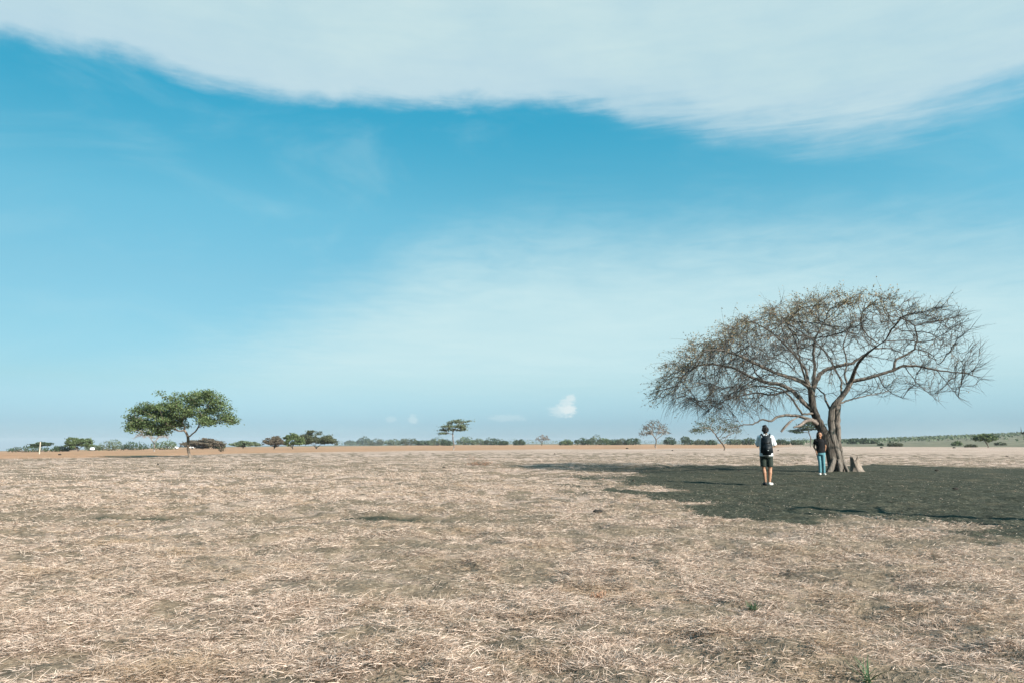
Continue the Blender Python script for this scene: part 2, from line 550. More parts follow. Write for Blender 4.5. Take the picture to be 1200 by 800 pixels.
# ------------------------------------------------------------------ trees
def grow(pos, par, attr, step, di, dk, iters, jit=0.25, bias=(0, 0, 0), seed=1):
    g = np.random.default_rng(seed)
    pos = [np.array(p, float) for p in pos]
    par = list(par)
    P = np.array(pos)
    A = np.array(attr, float)
    d2 = ((A[:, None, :] - P[None]) ** 2).sum(-1)
    near = d2.argmin(1); dist = np.sqrt(d2.min(1))
    bias = np.array(bias, float)
    kids = {}
    for it in range(iters):
        act = dist < di
        if not act.any(): break
        ni = near[act]
        dv = A[act] - P[ni]
        dv /= np.linalg.norm(dv, axis=1, keepdims=True) + 1e-9
        u, inv = np.unique(ni, return_inverse=True)
        acc = np.zeros((len(u), 3))
        np.add.at(acc, inv, dv)
        nrm = np.linalg.norm(acc, axis=1, keepdims=True)
        acc = acc / (nrm + 1e-9)
        acc = acc + g.normal(0, jit, acc.shape) + bias
        acc /= np.linalg.norm(acc, axis=1, keepdims=True)
        newp = P[u] + acc * step
        ok = []
        for k, ui in enumerate(u):
            c = kids.setdefault(int(ui), [])
            if any(np.dot(acc[k], cc) > 0.92 for cc in c) or len(c) > 3: continue
            c.append(acc[k]); ok.append(k)
        if not ok: 
            break
        newp = newp[ok]
        base = len(P)
        par += [int(u[k]) for k in ok]
        P = np.concatenate([P, newp])
        nd2 = np.sqrt(((A[:, None, :] - newp[None]) ** 2).sum(-1))
        nm = nd2.min(1); na = nd2.argmin(1)
        better = nm < dist
        dist[better] = nm[better]; near[better] = base + na[better]
        live = dist > dk
        A, near, dist = A[live], near[live], dist[live]
        if len(A) == 0: break
    return P, np.array(par)


def pipe_radii(P, par, r0, expo, rmin=None):
    n = len(P)
    s = np.zeros(n)
    order = range(n - 1, -1, -1)
    child = np.zeros(n, bool)
    rad = np.zeros(n)
    for i in order:
        if s[i] == 0: s[i] = r0 ** expo
        rad[i] = s[i] ** (1 / expo)
        if rmin is not None and i < len(rmin) and rmin[i] > 0:
            rad[i] = rmin[i]
        if par[i] >= 0: s[par[i]] += s[i]
    return rad


def tube_mesh(name, P, par, rad, pick, sides_of):
    """tubes along the skeleton edges in `pick` (node indices whose own segment belongs to this mesh)"""
    n = len(P)
    kids = [[] for _ in range(n)]
    for i in range(n):
        if par[i] >= 0: kids[par[i]].append(i)
    main = np.full(n, -1)
    for i in range(n):
        if kids[i]: main[i] = max(kids[i], key=lambda k: rad[k])
    V = []; Q = []
    for i in range(n):
        if not pick[i]: continue
        p = par[i]
        if p >= 0 and main[p] == i and pick[p] and par[p] >= 0: continue
        chain = []
        rs = []
        if p >= 0:
            chain.append(P[p]); rs.append(min(rad[p], rad[i] * 1.25))
        k = i
        while k >= 0 and pick[k]:
            chain.append(P[k]); rs.append(rad[k]); k = main[k]
        if len(chain) < 2: continue
        sd = sides_of(max(rs))
        C = np.array(chain)
        Tn = np.gradient(C, axis=0)
        Tn /= np.linalg.norm(Tn, axis=1, keepdims=True) + 1e-9
        ref = np.array([1.0, 0.1, 0]) if abs(Tn[0][2]) > 0.8 else np.array([0, 0, 1.0])
        u = np.cross(Tn[0], ref); u /= np.linalg.norm(u)
        b0 = len(V)
        th = np.arange(sd) * 2 * math.pi / sd
        for c, t, r in zip(C, Tn, rs):
            u = u - t * np.dot(u, t); u /= np.linalg.norm(u) + 1e-9
            w = np.cross(t, u)
            for a in th:
                wob = 1.0
                if sd > 7: wob = 1 + 0.12 * math.sin(3 * a + c[2] * 2.1) + 0.06 * math.sin(5 * a - c[2] * 5)
                V.append(c + (u * math.cos(a) + w * math.sin(a)) * r * wob)
        m_ = len(C)
        for s in range(m_ - 1):
            for a in range(sd):
                a2 = (a + 1) % sd
                Q.append((b0 + s * sd + a, b0 + s * sd + a2, b0 + (s + 1) * sd + a2, b0 + (s + 1) * sd + a))
    return np_mesh(name, np.array(V), np.array(Q))


def twig_arrays(P0, dirs, length, droop, r, K=4):
    """thin three-sided curved twigs"""
    n = len(P0)
    pts = [P0]
    d = dirs.copy()
    for k in range(1, K):
        d = d + droop
        d = d / (np.linalg.norm(d, axis=1, keepdims=True) + 1e-9)
        pts.append(pts[-1] + d * (length / (K - 1))[:, None])
    up = np.array([0.3, 0.2, 1.0])
    u = np.cross(dirs, up); u /= np.linalg.norm(u, axis=1, keepdims=True) + 1e-9
    w = np.cross(dirs, u)
    V = []
    for k, p in enumerate(pts):
        rr = (r * (1 - 0.65 * k / (K - 1)))[:, None]
        for a in range(3):
            th = a * 2 * math.pi / 3
            V.append(p + (u * math.cos(th) + w * math.sin(th)) * rr)
    V = np.stack(V, 1)
    idx = np.arange(n)[:, None] * (3 * K)
    q = []
    for k in range(K - 1):
        for a in range(3):
            a2 = (a + 1) % 3
            q.append(idx + np.array([[k * 3 + a, k * 3 + a2, k * 3 + 3 + a2, k * 3 + 3 + a]]))
    Q = np.concatenate(q, 1).reshape(-1, 4)
    return V.reshape(-1, 3), Q, np.stack(pts, 1)


def leaf_arrays(C, size, g, flat=0.5, elong=1.7):
    n = len(C)
    nrm = g.normal(0, 1, (n, 3)); nrm[:, 2] = nrm[:, 2] * (1 - flat) + flat * 1.8 * np.abs(g.normal(0, 1, n))
    nrm /= np.linalg.norm(nrm, axis=1, keepdims=True) + 1e-9
    a = np.cross(nrm, g.normal(0, 1, (n, 3))); a /= np.linalg.norm(a, axis=1, keepdims=True) + 1e-9
    b = np.cross(nrm, a)
    s = size[:, None]
    V = np.stack([C - a * s * elong * .5, C + b * s * .5 - a * s * .1, C + a * s * elong * .5, C - b * s * .5 - a * s * .1], 1).reshape(-1, 3)
    Q = np.arange(n * 4).reshape(-1, 4)
    return V, Q


def merge(*vq):
    Vs, Qs, o = [], [], 0
    for V, Q in vq:
        Vs.append(V); Qs.append(Q + o); o += len(V)
    return np.concatenate(Vs), np.concatenate(Qs)


# ---- the big bare tree -------------------------------------------------------
TD = 32.4                                    # distance of its foot


def big_tree():
    base = at(981, 550, TD)
    bx, by, bz = base.x, TD, gz1(base.x, TD)
    pos, par, rmin = [], [], []

    def node(px, py, dy, p, r):
        q = at(px, py, TD + dy)
        v = np.array([q.x - bx, q.y - by, q.z - bz])
        pos.append(v); par.append(p); rmin.append(r)
        return len(pos) - 1

    def limb(pts, p, r0, r1, dy0, dy1, step=0.16):
        """pts in photo pixels; resampled so the crown can grow off it anywhere"""
        ids = []
        pp = pts if p is None else [None] + pts
        prev = p
        m = len(pts)
        last = pos[p] if p is not None else None
        for k, (px, py) in enumerate(pts):
            f = (k + 1) / m
            dy = dy0 + (dy1 - dy0) * f
            r = r0 + (r1 - r0) * f
            q = at(px, py, TD + dy)
            v = np.array([q.x - bx, q.y - by, q.z - bz])
            if last is None:
                pos.append(v); par.append(-1); rmin.append(r); prev = len(pos) - 1; ids.append(prev)
            else:
                L = np.linalg.norm(v - last)
                ns = max(1, int(round(L / step)))
                rp = rmin[prev] if prev is not None else r
                for s in range(1, ns + 1):
                    w = last + (v - last) * s / ns
                    if s < ns: w = w + rng.normal(0, 0.012, 3)
                    pos.append(w); par.append(prev); rmin.append(min(rp, r0) + (r - min(rp, r0)) * s / ns)
                    prev = len(pos) - 1
                ids.append(prev)
            last = v
        return ids
    # stems
    L = limb([(979, 553), (977, 545), (974, 532), (970, 518), (965, 505), (960, 494), (955, 484), (952, 472), (951, 460)], None, 0.275, 0.135, 0, 0.0)
    R1 = limb([(985, 547), (981, 530), (976, 514), (974, 498), (974.5, 482)], L[0], 0.17, 0.13, -0.05, -0.1)
    R2 = limb([(988, 548), (985, 534), (982, 518), (981, 500), (981, 484), (982, 474)], L[0], 0.16, 0.12, 0.1, 0.2)
    limb([(977, 540), (974, 547), (970, 557)], L[2], 0.13, 0.13, -.1, -.35)
    limb([(988, 541), (991, 547), (995, 557)], R2[0], 0.12, 0.06, 0, -.3)
    limb([(982, 541), (984, 548), (985, 557)], R1[0], 0.14, 0.10, -.2, -.4)
    # left limbs
    Lc = limb([(949, 454), (940, 447), (926, 442), (910, 437), (886, 426), (866, 416), (847, 410), (826, 410)], L[8], 0.11, 0.028, 0, -2.6)
    Ld = limb([(940, 470), (928, 457), (914, 450), (896, 447), (877, 440), (858, 430), (836, 426), (818, 428), (804, 436), (797, 446)], L[6], 0.10, 0.022, 0, 1.2)
    Le = limb([(955, 448), (960, 439), (968, 433), (981, 429), (1000, 425), (1012, 416), (1024, 408), (1040, 408)], L[8], 0.11, 0.025, 0, 2.4)
    Lf = limb([(946, 490), (936, 487), (921, 486), (911, 488), (904, 493), (894, 491), (882, 497), (872, 497), (858, 501)], L[5], 0.075, 0.016, -0.1, -1.6)
    Lh = limb([(940, 485), (933, 474), (926, 464), (917, 456), (900, 452), (884, 452), (866, 458), (850, 468)], L[6], 0.05, 0.014, -.1, -3.0)
    Lv = limb([(954, 446), (955, 430), (953, 414), (955, 398), (961, 386), (968, 374)], L[8], 0.085, 0.02, 0, -0.6)
    Lu = limb([(944, 432), (932, 416), (918, 402), (902, 388), (884, 378), (864, 374)], Lc[0], 0.07, 0.016, 0, 2.8)
    Lw = limb([(944, 444), (938, 425), (934, 404), (926, 386), (915, 370)], Lc[0], 0.055, 0.014, -.2, -3.4)
    La = limb([(885, 436), (880, 420), (870, 404), (847, 398), (826, 402)], Ld[3], 0.04, 0.012, .5, 3.4)
    Lb = limb([(905, 462), (885, 460), (862, 464), (842, 472), (828, 482)], Ld[1], 0.05, 0.012, .1, 2.6)
    # right limbs
    R3 = limb([(978, 474), (988, 463), (994, 454), (998, 446)], R1[4], 0.12, 0.10, -.1, -.3)
    Rr = limb([(1010, 444), (1029, 439), (1046, 434), (1059, 428), (1078, 429), (1097, 433), (1116, 436), (1131, 437), (1144, 441)], R3[3], 0.08, 0.014, -.3, -1.6)
    Ru = limb([(1001, 436), (1005, 426), (1012, 418), (1024, 408), (1038, 398)], R3[3], 0.085, 0.02, -.3, -3.0)
    Rx = limb([(990, 440), (992, 424), (988, 404), (994, 386), (1004, 372)], R3[2], 0.05, 0.014, -.2, 2.2)
    Rt = limb([(1050, 421), (1063, 415), (1072, 409), (1075, 395), (1072, 382), (1063, 376), (1050, 371)], Rr[2], 0.055, 0.018, -.6, -1.0)
    limb([(1053, 363), (1059, 354), (1071, 349)], Rt[5], 0.022, 0.010, -.9, -.6)
    limb([(1085, 411), (1094, 417), (1099, 427)], Rt[2], 0.022, 0.010, -.8, -1.6)
    limb([(1089, 378), (1106, 375), (1127, 371)], Rt[4], 0.024, 0.008, -.9, -.4)
    limb([(1035, 452), (1046, 461), (1058, 466)], Rr[1], 0.024, 0.010, -.6, -2.2)
    limb([(1072, 446), (1085, 458), (1100, 470)], Rr[3], 0.022, 0.008, -.8, .8)
    limb([(1108, 446), (1116, 457), (1124, 466)], Rr[5], 0.018, 0.007, -1.2, -2.6)
    Rb = limb([(990, 470), (1004, 466), (1022, 462), (1044, 458)], R2[5], 0.05, 0.012, .2, 3.8)
    limb([(968, 470), (966, 462), (960, 456), (948, 448), (930, 434)], R1[4], 0.055, 0.012, -.1, 4.0)
    Rz = limb([(986, 462), (986, 446), (978, 430), (966, 412), (962, 398)], R2[5], 0.06, 0.014, .2, 4.2)

    # crown envelope in photo pixels at the foot's distance (top and bottom of the silhouette)
    tx = [768, 778, 802, 832, 870, 910, 950, 1000, 1040, 1080, 1105, 1120, 1132]
    ty = [456, 428, 402, 386, 369, 355, 348, 352, 360, 355, 370, 384, 430]
    bxs = [768, 790, 830, 860, 880, 920, 960, 1000, 1040, 1080, 1105, 1120, 1132]
    bys = [470, 480, 482, 494, 492, 482, 448, 446, 458, 465, 467, 462, 446]
    pts = []
    while len(pts) < 2700:
        s = rng.uniform(-5.8, 5.8)
        px = rng.uniform(769, 1131)
        half = 192.0
        c = 958.0
        e = math.sqrt(max(0.0, 1 - (s / 6.2) ** 2))
        pe = c + (px - c) * e                       # narrower away from the middle
        top = np.interp(px, tx, ty); bot = np.interp(px, bxs, bys)
        sh = (1 - e)
        top = top + 55 * sh; bot = bot - 12 * sh
        if top > bot: continue
        u = rng.beta(1.0, 1.45)
        py = top + (bot - top) * u
        # sparser towards the right and inside
        if px > 1000 and rng.random() < 0.5: continue
        if u > 0.5 and abs(px - 965) < 70: continue
        k = (TD + s) / TD
        q = at(pe, py, TD)
        pts.append((q.x - bx, s, q.z - bz))
    P, pr = grow(pos, par, pts, 0.19, 1.9, 0.29, 70, 0.13, (0, 0, -0.03), 5)
    rad = pipe_radii(P, pr, 0.0085, 2.35, np.array(rmin))
    n = len(P)
    t = empty('bare_tree', (bx, by, bz))
    tag(t, 'large bare umbrella-shaped tree with twin stems standing on dark bare earth', 'tree')
    nr = len(pos)
    pick_trunk = np.zeros(n, bool)
    thick = rad > 0.04
    pick_trunk[:nr] = thick[:nr]
    sides = lambda r: 12 if r > 0.09 else 7 if r > 0.04 else 5 if r > 0.018 else 3
    link('trunk', tube_mesh('trunk', P, pr, rad, pick_trunk, sides), M['bark'], t)
    crown = link('crown', tube_mesh('crown', P, pr, rad, ~pick_trunk, sides), M['twig'], t)
    # fine twigs off the thin branches
    cand = np.nonzero((rad < 0.024))[0]
    dirs0 = P[cand] - P[pr[cand]]
    dirs0 /= np.linalg.norm(dirs0, axis=1, keepdims=True) + 1e-9
    wt = np.interp(P[cand][:, 0], [-8, -1, 1, 3, 8], [1.2, 1.1, .85, .7, .75]); wt /= wt.sum()
    rep = rng.choice(len(cand), 10500, p=wt)
    p0 = P[cand[rep]]
    d0 = dirs0[rep]
    left = sstep(-0.5, -4.5, p0[:, 0])
    right = sstep(1.0, 4.0, p0[:, 0])
    out = p0 * np.array([1, 1, 0]); out /= np.linalg.norm(out, axis=1, keepdims=True) + 1e-9
    d = d0 * 0.8 + out * 0.45 + rng.normal(0, 0.38, d0.shape)
    d[:, 2] += 0.15 * (1 - left) - 0.15 * left
    d /= np.linalg.norm(d, axis=1, keepdims=True)
    ln = rng.uniform(0.25, 0.80, len(p0)) * (1 + 0.35 * left + 0.1 * right)
    dr = np.stack([rng.normal(0, .12, len(p0)), rng.normal(0, .12, len(p0)), -0.20 * left + 0.03 * right + rng.normal(0, .08, len(p0))], 1)
    V, Q, tp = twig_arrays(p0, d, ln, dr, rng.uniform(0.005, 0.0088, len(p0)), 5)
    link('twigs', np_mesh('twigs', V, Q), M['twig'], crown, smooth=False)
    # last dry leaves, thick on the upper left, nearly none on the right
    pt = tp[:, 1:, :].reshape(-1, 3)
    topz = np.interp(pt[:, 0], [at(a, b, TD).x - bx for a, b in zip(tx, ty)], [at(a, b, TD).z - bz for a, b in zip(tx, ty)])
    depth = topz - pt[:, 2]
    prob = sstep(2.0, 0.2, depth) * np.interp(pt[:, 0], [-8, -6, -3, 0, 1.5, 3.0, 8], [.55, .8, .85, .85, .35, .05, .02]) + 0.03
    prob *= 0.55 + 0.9 * sstep(0.35, 0.65, fbm(pt[:, 0] * 0.7, pt[:, 2] * 0.7 + pt[:, 1] * .4, 3, 9) * .5 + .5)
    kk = rng.random(len(pt)) < prob * 0.9
    c = pt[kk]; c = np.repeat(c, 2, 0) + rng.normal(0, 0.035, (len(c) * 2, 3))
    V, Q = leaf_arrays(c, rng.uniform(0.024, 0.048, len(c)), rng, 0.2, 1.8)
    link('leaves', np_mesh('leaves', V, Q), M['leaf_dry'], crown, smooth=False)
    # snapped pale limb hanging under the left fork
    def stick(ptsl, r, nm):
        p = [np.array(at(a, b, TD + dd)) - np.array((bx, by, bz)) for a, b, dd in ptsl]
        link(nm, tube_mesh(nm, np.array(p), np.arange(len(p)) - 1, np.array(r), np.ones(len(p), bool), lambda r: 8), M['deadwood'], t)
    stick([(957, 496, -.15), (951, 491.5, -.4), (944, 493, -.6), (938, 498, -.8), (930, 500.5, -.9)], (.10, .085, .07, .06, .03), 'broken_limb')
    stick([(937, 487.5, -.3), (933, 489.5, -.7), (929, 491.5, -1.0), (925, 494.5, -1.05), (919, 501, -1.1), (915.5, 505.5, -1.1)], (.025, .022, .026, .05, .05, .045), 'snapped_branch')
    return t


# ---- smaller trees and bushes -----------------------------------------------
def place(px, base_y, D=None):
    if D is None:
        X, D = seen_ground(px, base_y)
    else:
        X = (px - 600) / F * D / CP * CP
        X = at(px, base_y, D).x
    return X, D, gz1(X, D)


LOBES = [(166, 487, 20, 13), (160, 497, 13, 8), (190, 475, 21, 11), (214, 467, 24, 11), (238, 468, 22, 11), (257, 480, 17, 12), (212, 484, 20, 9),
         (244, 491, 20, 8), (264, 492, 11, 7), (184, 496, 16, 7), (226, 481, 16, 9), (176, 482, 18, 9), (164, 504, 13, 6), (184, 504, 14, 6), (201, 496, 14, 7)]


def small_tree(name, label, px, base_y, w, h, D=None, leaf='leaf_green', lean=0.0, kind='dome', dens=1.0, bark='bark_far',
               seed=1, group=None, leafn=1.0, cat='tree', trunk_f=0.38, skew=0.0):
    """tapered trunk and limbs grown into a crown; w and h in photo pixels"""
    g = np.random.default_rng(seed)
    X, D, z0 = place(px, base_y, D)
    s = D / F
    W, H = w * s, h * s
    t = empty(name, (X, D, z0 - 0.03))
    tag(t, label, cat, group)
    pts = []
    cx = lean * W
    na = 420 if h > 60 else 260 if kind == 'plates' else 150 if h > 25 else 80
    plates = [(-.66, .1, .70, .30), (-.40, -.3, .84, .34), (-.05, .3, .92, .36), (.16, -.1, .98, .34), (.62, .15, .90, .36), (.36, -.4, .80, .26), (-.70, -.1, .60, .24), (.45, .3, .70, .25), (-.15, 0, .74, .3)]
    plates = [tuple(v + g.normal(0, .03) for v in q[:2]) + (q[2] + g.normal(0, .02), q[3]) for q in plates]
    for _ in range(na * 4):
        if len(pts) >= na: break
        a = g.uniform(0, 2 * math.pi); rr = math.sqrt(g.random())
        x, y = rr * math.cos(a), rr * math.sin(a)
        if kind == 'lobes':
            lx, ly, ax, ay = LOBES[g.integers(len(LOBES))]
            e = g.normal(0, 1, 3); e *= g.random() ** .33 / np.linalg.norm(e)
            pts.append(((lx + ax * e[0] - px) * s, (e[1] * ax * 1.3 + (g.random() - .5) * .35 * w * (1 - abs(lx - px + 10) / 90)) * s, (base_y - ly + ay * e[2]) * s))
            continue
        if kind == 'dome':
            zt = 1 - 0.50 * rr ** 2.2 + skew * x
            zb = trunk_f + 0.05 + 0.10 * (1 - rr)
            z = zb + (zt - zb) * g.beta(1.6, 1.0)
        elif kind == 'round':
            zt = 0.60 + 0.40 * math.sqrt(1 - rr * rr); zb = trunk_f + 0.20 * (1 - math.sqrt(1 - rr * rr)) * 1.0 
            z = zb + (zt - zb) * g.beta(1.2, 1.0)
        else:  # tiers of flat plates
            qx, qy, tier, lim = plates[g.integers(len(plates))]
            x = qx + x * lim; y = qy + y * lim
            z = tier + g.normal(0, .022) + 0.03 * x
        pts.append((cx + x * W / 2, y * W * 0.42, z * H))
    tk = trunk_f * H
    nb = 6
    pos = [(cx * 0.0, 0, -0.05)]
    par = [-1]
    for k in range(1, nb + 1):
        f = k / nb
        pos.append((cx * (0.15 * f + 0.75 * f * f) + 0.03 * H * math.sin(f * 5 + seed), 0.02 * H * math.sin(f * 4 + 2 * seed), tk * f)); par.append(k - 1)
    st = H * 0.045
    P, pr = grow(pos, par, pts, st, H * 1.2, st * 1.3, 60, 0.22, (0, 0, 0.03), seed)
    rt = max(0.0035 * H, 0.35 * s * 0.3)
    rad = pipe_radii(P, pr, rt, 2.25)
    k_ = (0.019 if kind == 'lobes' else 0.028) * H / max(rad[1], 1e-6) if h > 25 else 0.036 * H / max(rad[1], 1e-6)
    k_ = min(1.0, k_)
    rad = np.maximum(rad * (k_ if k_ < 1 else 1), rt * 0.8)
    rad[0] *= 1.35; 
    pick = np.zeros(len(P), bool); pick[:nb + 1] = True
    sides = lambda r: 8 if h > 60 else 5 if r > rt * 2 else 3
    link('trunk', tube_mesh('trunk', P, pr, rad, pick, sides), M[bark], t)
    # tips
    has = np.zeros(len(P), bool); has[pr[pr >= 0]] = True
    tips = np.nonzero(~has)[0]
    thin = np.nonzero(rad < rt * 2.2)[0]
    limbs = tube_mesh('limbs', P, pr, rad, ~pick, sides)
    link('limbs', limbs, M[bark], t)
    if leafn > 0:
        ctr = P[np.concatenate([tips, g.choice(thin, len(thin) // 2)])]
        if kind == 'plates': spread = np.array([.06 * W, .06 * W, .013 * H])
        else: spread = np.array([.035 * W, .035 * W, .022 * H]) * (0.95 if h > 60 else 1.35)
        per = int((60 if h > 60 else 22 if h > 25 else 16) * leafn)
        if kind == 'plates': per = int(per * .8)
        C = np.repeat(ctr, per, 0) + g.normal(0, 1, (len(ctr) * per, 3)) * spread
        C[:, 2] = np.maximum(C[:, 2], tk * 0.9)
        base = np.clip(0.9 * s, 0.05, 0.34)
        V, Q = leaf_arrays(C, g.uniform(0.7, 1.5, len(C)) * base * dens, g, 0.55, 1.6)
        link('crown', np_mesh('crown', V, Q), M[leaf], t, smooth=False)
    else:
        dirs0 = P[thin] - P[pr[thin]]
        dirs0 /= np.linalg.norm(dirs0, axis=1, keepdims=True) + 1e-9
        rep = g.choice(len(thin), 900)
        d = dirs0[rep] + g.normal(0, .6, (900, 3)); d /= np.linalg.norm(d, axis=1, keepdims=True)
        V, Q, _ = twig_arrays(P[thin[rep]], d, g.uniform(.04, .11, 900) * H, np.tile([0, 0, -.05], (900, 1)), np.full(900, .16 * s), 3)
        link('crown', np_mesh('crown', V, Q), M[bark], t, smooth=False)
    return t


def bush(name, label, px, base_y, w, h, D=None, leaf='leaf_dark', seed=1, group=None, n=700, cat='bush', stems=True):
    """several leafy lobes on short stems, uneven outline"""
    g = np.random.default_rng(seed)
    X, D, z0 = place(px, base_y, D)
    s = D / F
    W, H = w * s, h * s
    t = empty(name, (X, D, z0 - 0.05))
    tag(t, label, cat, group)
    nl = max(4, int(w / h * 4))
    C = []
    anchors = []
    for k in range(nl):
        lx = (k + .5) / nl * 2 - 1 + g.normal(0, .12)
        lx = max(-.95, min(.95, lx))
        hh = H * (0.55 + 0.45 * math.sqrt(max(0, 1 - lx * lx))) * g.uniform(.72, 1.0)
        lr = hh * g.uniform(.36, .5)
        c = np.array([lx * W * .43, g.normal(0, .22) * W * .5, hh - lr])
        anchors.append(c)
        m_ = n // nl
        v = g.normal(0, 1, (m_, 3)); v /= np.linalg.norm(v, axis=1, keepdims=True)
        r = lr * g.uniform(.45, 1.08, m_) ** 0.6
        q = c + v * r[:, None] * np.array([1.25, 1.2, 1.0])
        C.append(q)
        low = c * np.array([1, 1, 0]) + np.stack([g.normal(0, lr * .7, m_ // 3), g.normal(0, lr * .7, m_ // 3), g.uniform(0, max(.1, hh - lr), m_ // 3)], 1)
        C.append(low)
    C = np.concatenate(C)
    C[:, 2] = np.abs(C[:, 2]) + 0.05
    base = max(0.9 * s, 0.05)
    V, Q = leaf_arrays(C, g.uniform(.6, 1.4, len(C)) * base, g, .35, 1.5)
    link('foliage', np_mesh('foliage', V, Q), M[leaf], t, smooth=False)
    Ps, prs, rs = [np.array([0, 0, -.05])], [-1], [.03 * H]
    for c in anchors:
        b = len(Ps)
        Ps += [np.array([c[0] * .6, c[1] * .6, c[2] * .35]), c]
        prs += [0, b]; rs += [.025 * H, .01 * H]
    link('stems', tube_mesh('stems', np.array(Ps), np.array(prs), np.array(rs), np.ones(len(Ps), bool), lambda r: 4), M['bark_far'], t)
    return t


# ------------------------------------------------------------------ people
def add_ball(bm, c, r, sc=(1, 1, 1), rot=None, seg=14):
    mt = Matrix.Translation(Vector(c))
    if rot is not None: mt = mt @ rot
    mt = mt @ Matrix.Diagonal((sc[0] * r, sc[1] * r, sc[2] * r, 1))
    bmesh.ops.create_uvsphere(bm, u_segments=seg, v_segments=max(6, seg // 2 + 2), radius=1.0, matrix=mt)


def add_cone(bm, a, b, ra, rb, caps=True, seg=14, squash=1.0):
    a, b = Vector(a), Vector(b)
    d = b - a
    L = d.length
    q = d.to_track_quat('Z', 'Y').to_matrix().to_4x4()
    mt = Matrix.Translation((a + b) / 2) @ q
    bmesh.ops.create_cone(bm, cap_ends=True, segments=seg, radius1=ra, radius2=rb, depth=L, matrix=mt)
    if caps:
        add_ball(bm, a, ra, seg=seg); add_ball(bm, b, rb, seg=seg)


def add_loft(bm, rings, seg=20):
    """rings: (centre, half width, half depth, tilt)"""
    prev = None
    first = None
    for (c, wx, wy) in rings:
        vs = [bm.verts.new((c[0] + wx * math.cos(2 * math.pi * k / seg), c[1] + wy * math.sin(2 * math.pi * k / seg), c[2])) for k in range(seg)]
        if prev:
            for k in range(seg):
                bm.faces.new((prev[k], prev[(k + 1) % seg], vs[(k + 1) % seg], vs[k]))
        else:
            first = vs
        prev = vs
    bm.faces.new(list(reversed(first)))
    bm.faces.new(prev)


def fuse(name, bm, voxel, smooth=6, mat=None, parent=None):
    """closed overlapping shapes become one continuous surface"""
    bmesh.ops.recalc_face_normals(bm, faces=bm.faces)
    me = bm_mesh(name + '_raw', bm)
    o = bpy.data.objects.new(name + '_raw', me)
    COL.objects.link(o)
    r = o.modifiers.new('r', 'REMESH'); r.mode = 'VOXEL'; r.voxel_size = voxel
    if smooth:
        s = o.modifiers.new('s', 'SMOOTH'); s.iterations = smooth; s.factor = 0.5
    dg = bpy.context.evaluated_depsgraph_get()
    new = bpy.data.meshes.new_from_object(o.evaluated_get(dg))
    bpy.data.objects.remove(o)
    bpy.data.meshes.remove(me)
    new.name = name
    new.materials.clear()
    return link(name, new, mat, parent)


def add_hand(bm, wrist, fwd, side, thumb, curl=0.5):
    """palm, four unequal bent fingers, thumb off the side"""
    w = Vector(wrist); f = Vector(fwd).normalized(); s = Vector(side).normalized()
    s = (s - f * s.dot(f)).normalized()
    n = f.cross(s).normalized()
    for k in range(4):
        o = (k - 1.5) * 0.019
        add_cone(bm, w + s * o * .6, w + f * 0.085 + s * o, 0.015, 0.011, seg=8)
        L = (0.060, 0.072, 0.068, 0.052)[k]
        p0 = w + f * 0.085 + s * o
        p1 = p0 + (f * math.cos(curl) + n * math.sin(curl)) * L * .55
        p2 = p1 + (f * math.cos(curl * 2) + n * math.sin(curl * 2)) * L * .5
        add_cone(bm, p0, p1, 0.0095, 0.0088, seg=8); add_cone(bm, p1, p2, 0.0088, 0.0075, seg=8)
    sg = thumb
    a = w + f * 0.03 + s * 0.028 * sg
    b = a + (f * .7 + s * .7 * sg + n * .3).normalized() * 0.042
    c = b + (f * .9 + s * .25 * sg + n * .5).normalized() * 0.032
    add_cone(bm, a, b, 0.013, 0.011, seg=8); add_cone(bm, b, c, 0.0105, 0.008, seg=8)


def head_shape(bm, c, yaw, pitch=0):
    rot = Matrix.Rotation(yaw, 4, 'Z') @ Matrix.Rotation(pitch, 4, 'X')
    L = lambda x, y, z: Vector(c) + (rot @ Vector((x, y, z)))
    add_ball(bm, L(0, 0, 0.015), 0.1, (.77, .95, 1.02), rot, 20)
    add_ball(bm, L(0, .03, -.055), 0.062, (.9, 1.0, .95), rot, 16)
    add_ball(bm, L(0, .055, -.092), 0.026, (1.1, .9, .8), rot, 10)       # chin
    add_cone(bm, L(0, .088, .012), L(0, .112, -.028), 0.009, 0.015, seg=8)  # nose
    for sx in (-1, 1):
        add_ball(bm, L(.078 * sx, -.005, -.005), 0.03, (.35, .7, 1.1), rot, 10)  # ears
        add_ball(bm, L(.033 * sx, .083, .022), 0.017, (1.3, .6, .5), rot, 8)      # brow
    add_ball(bm, L(0, .088, -.058), 0.018, (1.25, .6, .55), rot, 8)
    return L, rot


def face_bits(parent, L, rot):
    for sx in (-1, 1):
        b = bmesh.new(); add_ball(b, L(.032 * sx, .088, .006), 0.011, (1.3, .6, .7), rot, 10)
        link('eye', bm_mesh('eye', b), M['eye_dark'], parent)
    b = bmesh.new(); add_ball(b, L(0, .098, -.060), 0.017, (1.4, .35, .4), rot, 10)
    link('lips', bm_mesh('lips', b), M['lip'], parent)


def shoe(parent, heel, toe, matn, name='shoe'):
    b = bmesh.new()
    h, t = Vector(heel), Vector(toe)
    add_ball(b, h + Vector((0, 0, .048)), 0.045, (1, 1, 1.05))
    add_cone(b, h + Vector((0, 0, .042)), t + Vector((0, 0, .036)), 0.043, 0.040)
    add_ball(b, t + Vector((0, 0, .034)), 0.046, (1, 1, .72))
    bmesh.ops.delete(b, geom=[], context='VERTS')
    o = fuse(name, b, 0.010, 3, M[matn], parent)
    zs = np.empty(len(o.data.vertices) * 3); o.data.vertices.foreach_get('co', zs)
    zs = zs.reshape(-1, 3); zs[:, 2] = np.maximum(zs[:, 2], 0.002)
    o.data.vertices.foreach_set('co', zs.ravel()); o.data.update()
    return o


